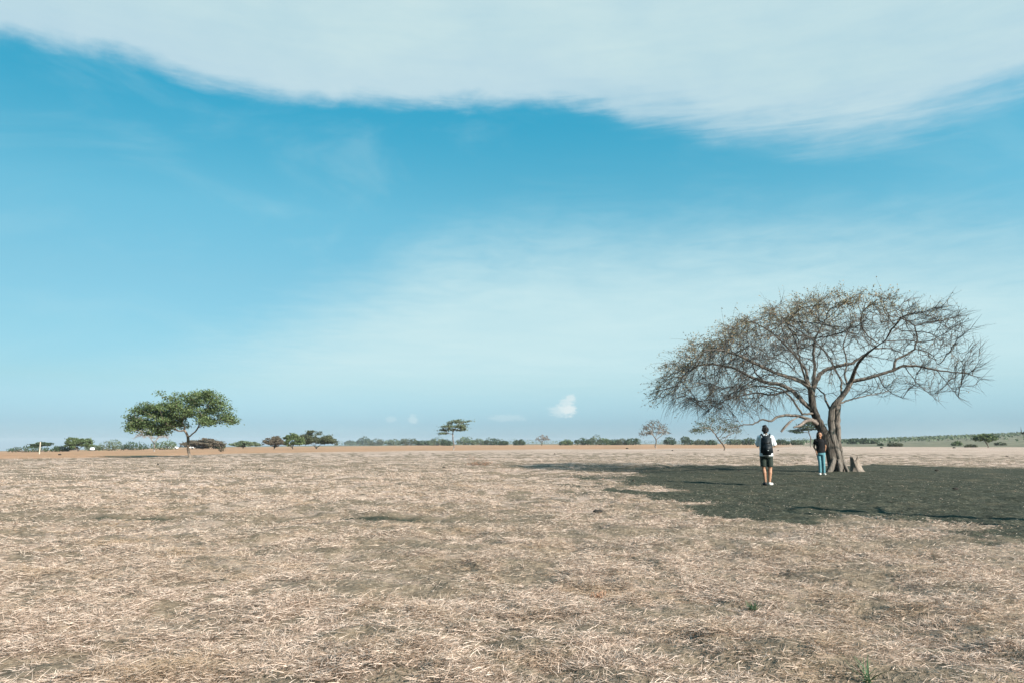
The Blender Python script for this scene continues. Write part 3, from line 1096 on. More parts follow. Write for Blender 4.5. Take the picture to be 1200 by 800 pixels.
def person_back():
    X, D = on_flat(899.5, 567.3)
    yaw = R(-10)
    root = empty('person', (X, D, gz1(X, D) - 0.004), yaw)
    tag(root, 'person in white shirt and dark shorts seen from behind wearing a black backpack', 'person')
    hipL, hipR = (-.088, 0, .90), (.088, 0, .90)
    kL, kR = (-.083, .035, .49), (.098, .02, .48)
    aL, aR = (-.055, -.01, .085), (.050, -.05, .085)
    sL, sR = (-.168, .0, 1.385), (.172, .0, 1.385)
    eL, eR = (-.215, .12, 1.15), (.262, .09, 1.155)
    wL, wR = (-.085, .285, 1.375), (.085, .285, 1.375)
    b = bmesh.new()
    add_loft(b, [((0, 0, .80), .12, .10), ((0, -.01, .90), .165, .118), ((0, 0, 1.02), .145, .10), ((0, 0, 1.18), .155, .105),
                 ((0, -.005, 1.32), .175, .108), ((0, 0, 1.40), .15, .085), ((0, 0, 1.445), .07, .06)])
    add_cone(b, (0, -.005, 1.42), (0, .012, 1.53), .056, .052)
    L, rot = head_shape(b, (0, .03, 1.60), R(-6))
    for h_, k_, a_ in ((hipL, kL, aL), (hipR, kR, aR)):
        add_cone(b, h_, k_, .085, .055)
        kk = Vector(k_); aa = Vector(a_)
        mid = kk.lerp(aa, .32) + Vector((0, -.018, 0))
        add_cone(b, k_, mid, .052, .056); add_cone(b, mid, a_, .054, .034)
        add_ball(b, aa + Vector((0, -.01, -.03)), .036)
    for s_, e_, w_ in ((sL, eL, wL), (sR, eR, wR)):
        add_cone(b, s_, e_, .052, .040); add_cone(b, e_, w_, .040, .026)
    add_hand(b, wL, (.12, .25, .95), (1, 0, 0), 1, .7)
    add_hand(b, wR, (-.12, .25, .95), (1, 0, 0), -1, .7)
    body = fuse('body', b, .007, 3, M['skin'], root)
    face_bits(body, L, rot)
    # shirt
    b = bmesh.new()
    add_loft(b, [((0, -.005, .845), .196, .150), ((0, -.005, .96), .188, .140), ((0, 0, 1.10), .180, .128), ((0, 0, 1.25), .192, .13),
                 ((0, -.005, 1.36), .195, .118), ((0, 0, 1.43), .135, .095), ((0, 0, 1.475), .078, .072)])
    for s_, e_ in ((sL, eL), (sR, eR)):
        v = Vector(s_); w = Vector(e_)
        add_ball(b, v, .075)
        add_cone(b, v, v.lerp(w, .93), .074, .080, caps=False)
    add_cone(b, (-.05, -.045, 1.47), (.05, -.045, 1.47), .026, .026)   # collar at the nape
    fuse('shirt', b, .010, 3, M['white_cotton'], root)
    b = bmesh.new()
    add_loft(b, [((0, -.005, .80), .185, .135), ((0, -.005, .90), .182, .134), ((0, 0, .98), .165, .12)])
    for h_, k_ in ((hipL, kL), (hipR, kR)):
        v = Vector(h_); w = Vector(k_)
        add_ball(b, v, .10)
        add_cone(b, v, v.lerp(w, .86), .104, .092, caps=False)
    fuse('shorts', b, .010, 3, M['dark_shorts'], root)
    # hair: tousled, standing up at the crown
    b = bmesh.new()
    for k in range(46):
        th = rnd.uniform(0, 2 * math.pi); ph = rnd.uniform(-.35, 1.5)
        v = Vector((math.cos(th) * math.cos(ph) * .078, math.sin(th) * math.cos(ph) * .09, math.sin(ph) * .10))
        if v.y > .055 and v.z < .055: continue
        p = Vector((0, .02, 1.625)) + v
        add_ball(b, p, rnd.uniform(.026, .042), (1, 1, 1.15), None, 8)
    add_ball(b, (0, .015, 1.635), .088, (.95, 1.05, 1.05))
    add_ball(b, (.01, .01, 1.735), .035)
    add_ball(b, (0, -.05, 1.565), .065, (1.0, .6, 1.0))
    fuse('hair', b, .009, 1, M['hair'], root)
    shoe(root, (-.055, -.03, 0), (-.085, .165, 0), 'shoe_dark')
    shoe(root, (.050, -.07, 0), (.135, .075, 0), 'shoe_light')
    # backpack: a thing of its own
    bp = empty('backpack', root.location, yaw)
    tag(bp, 'black backpack worn on the back of the person in the white shirt', 'backpack')

    def slab(cx, cy, cz, hx, hy, hz, tp=.8):
        b = bmesh.new()
        bmesh.ops.create_cube(b, size=2)
        for v in b.verts:
            f = tp if v.co.z > 0 else 1
            v.co = Vector((cx + v.co.x * hx * f, cy + v.co.y * hy, cz + v.co.z * hz))
        bmesh.ops.bevel(b, geom=list(b.edges), offset=min(hx, hy, hz) * .75, segments=3, affect='EDGES')
        return b
    o = link('body', bm_mesh('body', slab(-.01, -.205, 1.16, .182, .085, .285, .76)), M['pack_nylon'], bp)
    o = link('front_pocket', bm_mesh('front_pocket', slab(0, -.292, 1.06, .125, .045, .125, .92)), M['pack_nylon'], bp)
    link('emblem', bm_mesh('emblem', slab(.005, -.338, 1.015, .022, .004, .010, 1)), M['pack_pale'], o)
    b = bmesh.new()
    add_cone(b, (-.10, -.297, 1.235), (.10, -.297, 1.235), .010, .010)
    add_cone(b, (.06, -.292, 1.235), (.085, -.297, 1.275), .008, .008)
    link('zip', bm_mesh('zip', b), M['tyre'], bp)
    for sx in (-1, 1):
        b = bmesh.new()
        add_cone(b, (.085 * sx, -.17, 1.40), (.115 * sx, -.05, 1.485), .026, .026)
        add_cone(b, (.115 * sx, -.05, 1.485), (.125 * sx, .09, 1.44), .026, .026)
        add_cone(b, (.125 * sx, .09, 1.44), (.14 * sx, .145, 1.25), .026, .022)
        add_cone(b, (.14 * sx, .145, 1.25), (.175 * sx, .02, 1.04), .016, .014)
        add_cone(b, (.175 * sx, .02, 1.04), (.145 * sx, -.17, .98), .013, .013)
        fuse('strap', b, .010, 2, M['pack_nylon'], bp)
    b = bmesh.new()
    add_cone(b, (-.035, -.17, 1.42), (-.03, -.165, 1.475), .012, .012); add_cone(b, (-.03, -.165, 1.475), (.03, -.165, 1.475), .012, .012)
    add_cone(b, (.03, -.165, 1.475), (.035, -.17, 1.42), .012, .012)
    link('handle', bm_mesh('handle', b), M['pack_nylon'], bp)


def person_front():
    X, D = on_flat(963.2, 556.2)
    yaw = R(180 - 18)                      # turned towards the camera and a little to its left
    root = empty('person', (X, D, gz1(X, D) - 0.004), yaw)
    tag(root, 'person in black shirt and blue jeans standing by the trunk of the bare tree', 'person')
    k = .955
    S = lambda x, y, z: (x * k, y * k, z * k)
    hipL, hipR = S(-.08, .02, .90), S(.08, .0, .90)
    kL, kR = S(-.085, .03, .49), S(.055, .03, .49)
    aL, aR = S(-.085, -.02, .08), S(.055, -.01, .08)
    sL, sR = S(-.165, -.01, 1.375), S(.165, -.01, 1.375)
    eL, eR = S(-.195, -.045, 1.11), S(.235, -.06, 1.12)
    wL, wR = S(-.15, -.06, .90), S(.165, .07, .93)
    b = bmesh.new()
    add_loft(b, [(S(0, 0, .80), .12, .10), (S(0, 0, .90), .16, .115), (S(0, 0, 1.06), .122, .09), (S(0, .005, 1.20), .135, .10),
                 (S(0, 0, 1.32), .15, .10), (S(0, 0, 1.39), .13, .075), (S(0, 0, 1.43), .06, .052)])
    add_cone(b, S(0, -.005, 1.41), S(0, .015, 1.52), .047, .044)
    L, rot = head_shape(b, S(0.0, .03, 1.595), R(-8), R(-6))
    for h_, k_, a_ in ((hipL, kL, aL), (hipR, kR, aR)):
        add_cone(b, h_, k_, .078, .05)
        kk = Vector(k_); aa = Vector(a_); mid = kk.lerp(aa, .32) + Vector((0, -.015, 0))
        add_cone(b, k_, mid, .047, .050); add_cone(b, mid, a_, .048, .031)
        add_ball(b, aa + Vector((0, -.01, -.03)), .033)
    for s_, e_, w_ in ((sL, eL, wL), (sR, eR, wR)):
        add_cone(b, s_, e_, .044, .035); add_cone(b, e_, w_, .035, .023)
    add_hand(b, wL, (.05, .12, -1), (0, 1, 0), 1, .35)
    add_hand(b, wR, (-.3, .15, -1), (0, 1, 0), 1, .5)
    body = fuse('body', b, .0065, 3, M['skin'], root)
    face_bits(body, L, rot)
    b = bmesh.new()
    add_loft(b, [(S(0, .0, .885), .182, .142), (S(0, 0, .98), .168, .125), (S(0, 0, 1.10), .150, .116), (S(0, .005, 1.22), .160, .122),
                 (S(0, 0, 1.34), .168, .112), (S(0, 0, 1.41), .12, .085), (S(0, 0, 1.445), .07, .062)])
    for s_, e_ in ((sL, eL), (sR, eR)):
        v = Vector(s_); w = Vector(e_)
        add_ball(b, v, .064); add_cone(b, v, v.lerp(w, .62), .064, .068, caps=False)
    fuse('shirt', b, .010, 3, M['black_cotton'], root)
    b = bmesh.new()
    add_loft(b, [(S(0, 0, .80), .168, .125), (S(0, 0, .90), .170, .125), (S(0, 0, .96), .150, .112)])
    for h_, k_, a_ in ((hipL, kL, aL), (hipR, kR, aR)):
        add_cone(b, h_, k_, .090, .060); add_cone(b, k_, Vector(k_).lerp(Vector(a_), .97), .060, .052, caps=False)
        add_ball(b, k_, .060)
    fuse('jeans', b, .010, 3, M['denim'], root)
    b = bmesh.new()
    c = Vector(S(0, .02, 1.62))
    add_ball(b, c + Vector((0, -.018, .01)), .106, (.92, .95, 1.0), None, 18)
    for j in range(22):
        u = j / 21
        for sx in (-1, 1):
            add_ball(b, c + Vector((sx * (.075 + .02 * math.sin(u * 3)), -.02 - .03 * u, .03 - .26 * u)), .036, (1, 1.1, 1.3), None, 8)
        add_ball(b, c + Vector((rnd.uniform(-.05, .05), -.075 - .015 * u, -.02 - .25 * u)), .045, (1.2, .8, 1.2), None, 8)
    for j in range(9):
        a = -.9 + 1.8 * j / 8
        add_ball(b, c + Vector((math.sin(a) * .075, .052 * math.cos(a) + .012, .078)), .028, (1, 1, .8), None, 8)
    fuse('hair', b, .009, 2, M['hair'], root)
    shoe(root, (aL[0], aL[1] - .02, 0), (aL[0] - .02, aL[1] + .155, 0), 'shoe_light')
    shoe(root, (aR[0], aR[1] - .02, 0), (aR[0] + .03, aR[1] + .155, 0), 'shoe_light')


# ------------------------------------------------------------------ other things
def stump():
    X, D = on_flat(1003, 551.3)
    z = gz1(X, D)
    t = empty('tree_stump', (X, D, z - .02))
    tag(t, 'jagged weathered tree stump with two prongs just right of the big trunk', 'stump')
    s = D / F
    seg = 28
    lev = 12
    V = []; Q = []
    for i in range(lev):
        f = i / (lev - 1)
        for k in range(seg):
            a = 2 * math.pi * k / seg
            ca, sa = math.cos(a), math.sin(a)
            # two prongs: tall on the left, thin on the right, a broken saddle between
            topz = 0.50 + .20 * max(0, -ca) ** 1.5 + .20 * max(0, ca) ** 4 + .05 * math.sin(5 * a + 1) + .03 * math.sin(11 * a)
            rr = (.225 - .075 * f) * (1 + .13 * math.sin(3 * a + .6) + .07 * math.sin(7 * a + 4 * f)) + .10 * (1 - f) ** 4 * (1 + .5 * math.sin(4 * a))
            V.append((rr * ca + .07 * (1 - f) * 0.8 - .05 * f, rr * sa * .85, f * topz))
    for i in range(lev - 1):
        for k in range(seg):
            k2 = (k + 1) % seg
            Q.append((i * seg + k, i * seg + k2, (i + 1) * seg + k2, (i + 1) * seg + k))
    # hollow broken top
    b0 = len(V)
    for j, (q, dz) in enumerate(((.72, -.06), (.35, -.16))):
        for k in range(seg):
            x, y, zz = V[(lev - 1) * seg + k]
            V.append(((x + .05) * q - .05, y * q, min(zz, .62) + dz))
    for k in range(seg):
        k2 = (k + 1) % seg
        Q.append(((lev - 1) * seg + k, (lev - 1) * seg + k2, b0 + k2, b0 + k))
        Q.append((b0 + k, b0 + k2, b0 + seg + k2, b0 + seg + k))
    V.append((-.05, 0, .30))
    T_ = [(b0 + seg + k, b0 + seg + (k + 1) % seg, len(V) - 1) for k in range(seg)]
    link('body', np_mesh('stump_body', np.array(V), np.array(Q), np.array(T_)), M['stump'], t)


def post():
    X, D, z = place(46, 531.5, 110)
    X, D = seen_ground(46, 531.5)
    z = gz1(X, D)
    h = 14 * D / F
    r = 0.75 * D / F
    b = bmesh.new()
    pv = None
    seg = 10
    rings = [(-.1, 1.05), (0, 1.05), (h * .3, 1.0), (h * .6, .93), (h * .9, .9), (h * .97, .9), (h, .72)]
    for zz, k in rings:
        vs = [b.verts.new((math.cos(2 * math.pi * i / seg) * r * k * (1 + .08 * math.sin(3 * i)) + .02 * math.sin(zz), math.sin(2 * math.pi * i / seg) * r * k, zz)) for i in range(seg)]
        if pv:
            for i in range(seg): b.faces.new((pv[i], pv[(i + 1) % seg], vs[(i + 1) % seg], vs[i]))
        pv = vs
    b.faces.new(pv)
    o = link('wooden_post', bm_mesh('wooden_post', b), M['post_wood'])
    o.location = (X, D, z)
    tag(o, 'pale bare wooden post standing alone at the far left of the field', 'post')


def car(label, px, base_y, D, w_px, yaw, van=False):
    X = at(px, base_y, D).x
    z = gz1(X, D)
    L = 4.2 if not van else 4.6
    H = 1.45 if not van else 1.9
    t = empty('parked_car' if not van else 'parked_van', (X, D, z), yaw)
    tag(t, label, 'car' if not van else 'van')
    prof = [(-L / 2, .35), (-L / 2, .78), (-L * .27, .92), (-L * .15, H), (L * .27, H), (L * .42, .95), (L / 2, .88), (L / 2, .35)]
    if van: prof = [(-L / 2, .35), (-L / 2, .95), (-L * .38, 1.12), (-L * .25, H), (L * .47, H), (L / 2, 1.0), (L / 2, .35)]
    b = bmesh.new()
    rows = []
    for y, ins in ((-.85, .0), (.85, .0)):
        rows.append([b.verts.new((x, y * (0.86 if zz > 1.1 else 1), zz)) for x, zz in prof])
    n = len(prof)
    b.faces.new(rows[0]); b.faces.new(list(reversed(rows[1])))
    for i in range(n): b.faces.new((rows[0][i], rows[1][i], rows[1][(i + 1) % n], rows[0][(i + 1) % n]))
    bmesh.ops.recalc_face_normals(b, faces=b.faces)
    bmesh.ops.bevel(b, geom=list(b.edges), offset=.06, segments=2, affect='EDGES')
    link('body', bm_mesh('body', b), M['car_white'], t)
    for sy in (-1, 1):
        for (x0, x1) in ((-L * .17, L * .02), (L * .05, L * .27)):
            b = bmesh.new()
            vs = [b.verts.new(p) for p in ((x0 - .1, .86 * sy, .95), (x1, .86 * sy, .95), (x1 - .03, .765 * sy, H - .12), (x0 + .1, .765 * sy, H - .12))]
            f = b.faces.new(vs)
            r_ = bmesh.ops.extrude_face_region(b, geom=[f])
            for v in [v for v in r_['geom'] if isinstance(v, bmesh.types.BMVert)]: v.co.y += .03 * sy
            bmesh.ops.recalc_face_normals(b, faces=b.faces)
            link('window', bm_mesh('window', b), M['car_glass'], t)
        for x in (-L * .31, L * .31):
            b = bmesh.new()
            bmesh.ops.create_cone(b, cap_ends=True, segments=20, radius1=.33, radius2=.33, depth=.22,
                                  matrix=Matrix.Translation((x, .76 * sy, .33)) @ Matrix.Rotation(R(90), 4, 'X'))
            link('wheel', bm_mesh('wheel', b), M['tyre'], t)


def brush_pile(name, label, px, py, w, h, mat_s, mat_l, seed, n_st=26, cat='brush'):
    g = np.random.default_rng(seed)
    X, D = seen_ground(px, py)
    s = D / F
    W, H = w * s, h * s
    t = empty(name, (X, D, gz1(X, D)))
    tag(t, label, cat)
    P0 = np.stack([g.uniform(-.34, .34, n_st) * W, np.clip(g.normal(0, .1, n_st), -.15, .15) * W, g.uniform(0, .3, n_st) * H], 1)
    d = np.stack([g.normal(0, 1, n_st), g.normal(0, .5, n_st), np.abs(g.normal(.35, .35, n_st))], 1)
    d /= np.linalg.norm(d, axis=1, keepdims=True)
    V, Q, tp = twig_arrays(P0, d, g.uniform(.25, .6, n_st) * W * .5, np.tile([0, 0, -.15], (n_st, 1)), np.full(n_st, max(.012, .22 * s)), 4)
    link('branches', np_mesh('branches', V, Q), mat_s, t, smooth=False)
    c = np.repeat(tp[:, 1:].reshape(-1, 3), 8, 0); c = c + g.normal(0, .05 * W, c.shape) * np.array([1, 1, .4])
    c[:, 2] = np.abs(c[:, 2])
    V, Q = leaf_arrays(c, g.uniform(.5, 1.2, len(c)) * max(.03, .5 * s), g, .3)
    link('dry_leaves', np_mesh('dry_leaves', V, Q), mat_l, t, smooth=False)


def weed(label, px, py, w, h, mat, seed, n=60, name='weed'):
    g = np.random.default_rng(seed)
    X, D = seen_ground(px, py, 2.0)
    s = D / F
    W, H = w * s, h * s
    P0 = np.stack([np.clip(g.normal(0, .16, n), -.3, .3) * W, np.clip(g.normal(0, .16, n), -.3, .3) * W, np.zeros(n) - .01], 1)
    for i in range(n): P0[i, 2] = gz1(X + P0[i, 0], D + P0[i, 1]) - gz1(X, D)
    a = g.uniform(0, 2 * math.pi, n); e = g.uniform(.45, 1.4, n)
    d = np.stack([np.cos(a) * np.cos(e), np.sin(a) * np.cos(e), np.sin(e)], 1)
    V, Q = ribbons(P0, d, g.uniform(.5, 1.2, n) * H, np.full(n, max(.007, .5 * s)), np.zeros(n), g.normal(0, .25, n), g.uniform(-.5, .5, n))
    o = link(name, np_mesh(name, V, Q), mat, smooth=False)
    o.location = (X, D, gz1(X, D))
    tag(o, label, 'weed')


def clods():
    spots = [(70, 533, 3.2), (735, 525.5, 2.6), (788, 528, 2.2), (912, 528, 2.2), (1033, 525, 3), (1118, 525, 2.6), (866, 551.5, 3),
             (700, 600.5, 9), (742, 563, 3), (1098, 552, 3.6), (1120, 573, 5), (934, 543, 2.2), (520, 549, 2.4), (304, 551, 2.2),
             (185, 545, 2.6), (430, 541, 2), (1180, 535, 2.4), (650, 532, 2)]
    b = bmesh.new()
    bmesh.ops.create_icosphere(b, subdivisions=3, radius=1)
    for v in b.verts:
        p = v.co.normalized()
        n_ = float(fbm(np.array([p.x * 1.7 + p.z]), np.array([p.y * 1.7 - p.z * .7]), 3, 4)[0])
        v.co = p * (1 + .38 * n_)
        v.co.z = max(v.co.z * .62, -.25)
    me = bm_mesh('dirt_clod', b)
    proto = None
    for k, (px, py, w) in enumerate(spots):
        X, D = seen_ground(px, py)
        if proto is None:
            o = proto = link('dirt_clod', me, M['clod'])
        else:
            o = proto.copy(); COL.objects.link(o)
        r = w * D / F / 2
        o.location = (X, D, gz1(X, D) + r * .35 + .02)
        o.rotation_euler = (0, 0, rnd.uniform(0, 6))
        o.scale = (r * rnd.uniform(.9, 1.3), r, r * rnd.uniform(.8, 1.1))
        tag(o, 'small dark lump of dirt lying on the open ground', 'clod', 'dark dirt clods scattered over the field')
    proto['label'] = 'small dark lump of dirt lying on the open ground'
    for o in list(COL.objects):
        if o.name.startswith('dirt_clod') and o.scale.x > .06 and abs(o.location.y - on_flat(700, 600.5)[1]) < .8 and o.location.x < 3:
            o['label'] = 'largest dark dirt clod lying in pale straw left of the bare earth'
            del o['group']


def edge_tree():
    """two-stemmed dead tree just outside the right edge: one drooping branch end and two long trunk shadows show"""
    bx, by = 10.6, 9.5
    z = gz1(bx, by)
    t = empty('dead_tree', (bx, by, z - .03))
    tag(t, 'dead tree past the right edge, only one drooping branch end showing', 'tree')
    P = [(0, 0, -.1), (0, .02, .5), (.04, .05, 1.2), (.1, .12, 2.0), (.12, .2, 2.9), (.2, .26, 3.8), (.25, .2, 4.6)]
    pr = [-1, 0, 1, 2, 3, 4, 5]
    r = [.20, .15, .13, .12, .10, .08, .04]

    def add(pts, p, r0, r1):
        for k, q in enumerate(pts):
            P.append(q); pr.append(p if k == 0 else len(P) - 2); r.append(r0 + (r1 - r0) * k / max(1, len(pts) - 1))
    add([(-.25, -.3, .5), (-.45, -.55, 1.2), (-.55, -.7, 2.1), (-.5, -.8, 3.0), (-.6, -.75, 3.8)], 0, .12, .04)
    add([(-.35, .5, 2.25), (-.9, 1.1, 2.3), (-1.4, 1.7, 2.15), (-1.8, 2.2, 1.9), (-2.06, 2.55, 1.62), (-2.24, 2.72, 1.42)], 3, .045, .012)
    add([(.7, .5, 3.2), (1.3, .8, 3.5), (1.8, 1.0, 3.5)], 4, .05, .012)
    add([(.2, -.6, 4.1), (.3, -1.2, 4.3)], 5, .04, .012)
    P = np.array(P, float); pr = np.array(pr); r = np.array(r)
    link('trunk', tube_mesh('trunk', P, pr, r, np.ones(len(P), bool), lambda q: 10 if q > .05 else 6), M['bark'], t)
    g = np.random.default_rng(4)
    p0 = np.repeat(P[-14:], 5, 0)
    d = g.normal(0, 1, p0.shape); d /= np.linalg.norm(d, axis=1, keepdims=True)
    V, Q, _ = twig_arrays(p0, d, g.uniform(.08, .22, len(p0)), np.tile([0, 0, -.15], (len(p0), 1)), np.full(len(p0), .005), 4)
    link('crown', np_mesh('crown', V, Q), M['twig'], t, smooth=False)


# ------------------------------------------------------------------ world
SUN_AZ = 132.0
SUN_EL = 28.0
ALBEDO = 0.83


def world():
    w = bpy.data.worlds.new('World')
    SC.world = w
    w.use_nodes = True
    T = NT(w.node_tree)
    sky = T.n('ShaderNodeTexSky')
    sky.sky_type = 'NISHITA'
    sky.sun_disc = False
    sky.sun_elevation = R(SUN_EL)
    sky.sun_rotation = R(SUN_AZ)
    sky.air_density = 1.0
    sky.dust_density = 0.6
    sky.ozone_density = 2.0
    tc = T.n('ShaderNodeTexCoord').outputs['Generated']
    sep = T.n('ShaderNodeSeparateXYZ'); T.l(tc, sep.inputs[0])
    x, y, z = sep.outputs
    az = T.math('ARCTAN2', x, y)
    el = T.math('ARCSINE', z)
    # coordinates on a flat cloud layer, so wisps stretch towards the horizon
    zc = T.math('MAXIMUM', z, 0.02)
    cmb = T.n('ShaderNodeCombineXYZ')
    T.l(T.math('DIVIDE', x, zc), cmb.inputs[0]); T.l(T.math('DIVIDE', y, zc), cmb.inputs[1])
    lay = cmb.outputs[0]
    cmb2 = T.n('ShaderNodeCombineXYZ')
    T.l(az, cmb2.inputs[0]); T.l(T.math('MULTIPLY', el, 2.6), cmb2.inputs[1])
    ang = cmb2.outputs[0]

    def curve(pts):
        """photo pixels -> elevation as a function of azimuth"""
        fc = T.n('ShaderNodeFloatCurve')
        c = fc.mapping.curves[0]
        q = [azel(*p) for p in pts]
        q = sorted((0.5 + a / 2.4, e / 0.9) for a, e in q)
        q = [(0.0, q[0][1])] + q + [(1.0, q[-1][1])]
        while len(c.points) < len(q): c.points.new(0.5, 0.5)
        for p, v in zip(c.points, q):
            p.location = v
        fc.mapping.update()
        T.l(T.math('ADD', T.math('DIVIDE', az, 2.4), 0.5), fc.inputs['Value'])
        return T.math('MULTIPLY', fc.outputs[0], 0.9)
    # tint of the clear air by height (the photograph's blue is a deep cyan)
    tint = T.ramp(T.math('DIVIDE', el, 0.9), SKY_TINT)
    base = T.mix(1.0, sky.outputs[0], tint, 'MULTIPLY')
    azr = T.ramp(T.math('ADD', T.math('DIVIDE', az, 2.4), 0.5), [(0.5 - .61 / 2.4, (.84, .84, .84)), (0.5, (1, 1, 1)), (0.5 + .61 / 2.4, (1.22, 1.22, 1.22))])
    base = T.mix(1.0, base, azr, 'MULTIPLY')
    # high bank
    n1 = T.noise(lay, 0.9, 6, 0.55, 0.6)
    n2 = T.noise(lay, 3.2, 6, 0.62, 0.4)
    nn = T.noise(ang, 9, 6, 0.62, 0.3)
    edge = curve([(-200, 30), (0, 50), (80, 62), (160, 78), (250, 102), (330, 118), (420, 126), (560, 125), (680, 128), (750, 148), (820, 160), (900, 168),
                  (980, 172), (1060, 160), (1120, 140), (1200, 112), (1400, 40)])
    mp = T.n('ShaderNodeMapping')
    mp.inputs['Rotation'].default_value = (0, 0, R(-17))
    mp.inputs['Scale'].default_value = (3.0, 13.0, 1)
    T.l(ang, mp.inputs[0])
    fib = T.noise(mp.outputs[0], 1.6, 7, 0.66, 0.35)
    fibc = T.math('SUBTRACT', fib, 0.5)
    right0 = T.sstep(az, -0.05, 0.35)
    dlt = T.math('SUBTRACT', el, edge)
    dlt = T.math('ADD', dlt, T.math('MULTIPLY', fibc, T.math('ADD', 0.012, T.math('MULTIPLY', right0, 0.06))))
    dlt = T.math('ADD', dlt, T.math('MULTIPLY', T.math('SUBTRACT', n2, 0.5), 0.035))
    dlt = T.math('ADD', dlt, T.math('MULTIPLY', T.math('SUBTRACT', nn, 0.5), 0.030))
    sharp = T.sstep(dlt, -0.008, 0.022)
    soft = T.sstep(dlt, -0.022, 0.055)
    rightness = T.sstep(az, 0.0, 0.35)
    mx = T.n('ShaderNodeMix', data_type='FLOAT')
    T.l(rightness, mx.inputs[0]); T.l(sharp, mx.inputs[2]); T.l(soft, mx.inputs[3])
    bank = T.math('MULTIPLY', mx.outputs[0], 0.97)
    bank = T.math('MULTIPLY', bank, T.math('MULTIPLY', T.sstep(el, 0.95, 0.62), T.sstep(T.math('ABSOLUTE', az), 1.35, 0.85)))
    ctex = T.math('ADD', T.math('ADD', T.math('MULTIPLY', n1, 0.55), T.math('MULTIPLY', n2, 0.30)), T.math('MULTIPLY', fib, 0.16))
    ccol = T.ramp(ctex, [(0.38, CLOUD_B), (0.66, CLOUD_A)])
    rim = T.math('MULTIPLY', T.sstep(dlt, 0.10, 0.0), 0.55)
    ccol = T.mix(rim, ccol, CLOUD_RIM)
    # lower veil
    vtop = curve([(-100, 480), (120, 450), (260, 400), (360, 350), (440, 315), (520, 278), (600, 268), (760, 262), (900, 258), (1050, 256), (1200, 262), (1400, 280)])
    dv = T.math('SUBTRACT', vtop, el)
    dv = T.math('ADD', dv, T.math('MULTIPLY', T.math('SUBTRACT', n2, 0.5), 0.07))
    dv = T.math('ADD', dv, T.math('MULTIPLY', T.math('SUBTRACT', nn, 0.5), 0.05))
    veil = T.math('MULTIPLY', T.sstep(dv, -0.05, 0.13), T.sstep(el, 0.015, 0.115))
    veil = T.math('MULTIPLY', veil, T.math('ADD', 0.70, T.math('MULTIPLY', n1, 0.42)))
    # faint streaks in the blue
    cir = T.math('MULTIPLY', T.sstep(T.noise(ang, 3.2, 5, 0.6, 1.2), 0.46, 0.78), 0.15)
    # small cumulus near the horizon
    def puff(px, py, rw, rh, amp):
        a0, e0 = azel(px, py)
        du = T.math('DIVIDE', T.math('SUBTRACT', az, a0), rw / F)
        dw = T.math('DIVIDE', T.math('SUBTRACT', el, e0), rh / F)
        r = T.math('SQRT', T.math('ADD', T.math('MULTIPLY', du, du), T.math('MULTIPLY', dw, dw)))
        r = T.math('ADD', r, T.math('MULTIPLY', T.math('SUBTRACT', T.noise(ang, 95, 5, 0.65), 0.5), 1.7))
        return T.math('MULTIPLY', T.sstep(r, 1.05, 0.45), amp)
    col = T.mix(cir, base, CLOUD_V)
    col = T.mix(veil, col, CLOUD_V)
    for a in ((664, 476, 12, 12, .6), (659, 481, 18, 9, .45), (669, 466, 7, 6, .6), (668, 480, 9, 8, .6), (484, 491, 7, 6, .3), (458, 491, 8, 4, .22), (594, 489, 26, 5, .22)):
        col = T.mix(puff(*a), col, PUFF)
    col = T.mix(bank, col, ccol)
    bg = T.n('ShaderNodeBackground')
    T.l(col, bg.inputs[0])
    bg.inputs[1].default_value = SKY_STRENGTH
    o = T.n('ShaderNodeOutputWorld')
    T.l(bg.outputs[0], o.inputs[0])


EXPO = 1.2
SKY_STRENGTH = 0.10
_u = 1.0 / (SKY_STRENGTH * 2 ** EXPO)


def tgt(r, g, b):
    """a cloud's radiance in sky units so that it shows at this display colour"""
    return tuple(c * _u for c in lin(r, g, b))


CLOUD_A = tgt(209, 232, 233)
CLOUD_B = tgt(184, 216, 227)
CLOUD_RIM = tgt(190, 216, 231)
CLOUD_V = tgt(203, 233, 238)
PUFF = tgt(226, 238, 240)
# clear-air tint: wanted display colour over what the plain sky model gives at that height
_raw = {0: (.52, .52, .38), 1.5: (.60, .63, .49), 4.5: (.46, .61, .65), 8: (.36, .52, .645), 12: (.26, .41, .58), 17: (.185, .30, .475), 20: (.161, .267, .436),
        24: (.135, .225, .38), 27: (.113, .191, .333), 40: (.078, .133, .242)}
_want = {0: (168, 200, 215), 1.5: (165, 203, 220), 4.5: (161, 210, 227), 8: (152, 211, 229), 12: (135, 203, 226), 17: (112, 191, 220), 20: (92, 183, 215),
         24: (66, 172, 208), 27: (50, 165, 203), 40: (40, 140, 185)}
SKY_TINT = []
for _e in _raw:
    t_ = tuple(c / 2 ** EXPO / r_ for c, r_ in zip(lin(*_want[_e]), _raw[_e]))
    SKY_TINT.append((R(_e) / 0.9, t_))


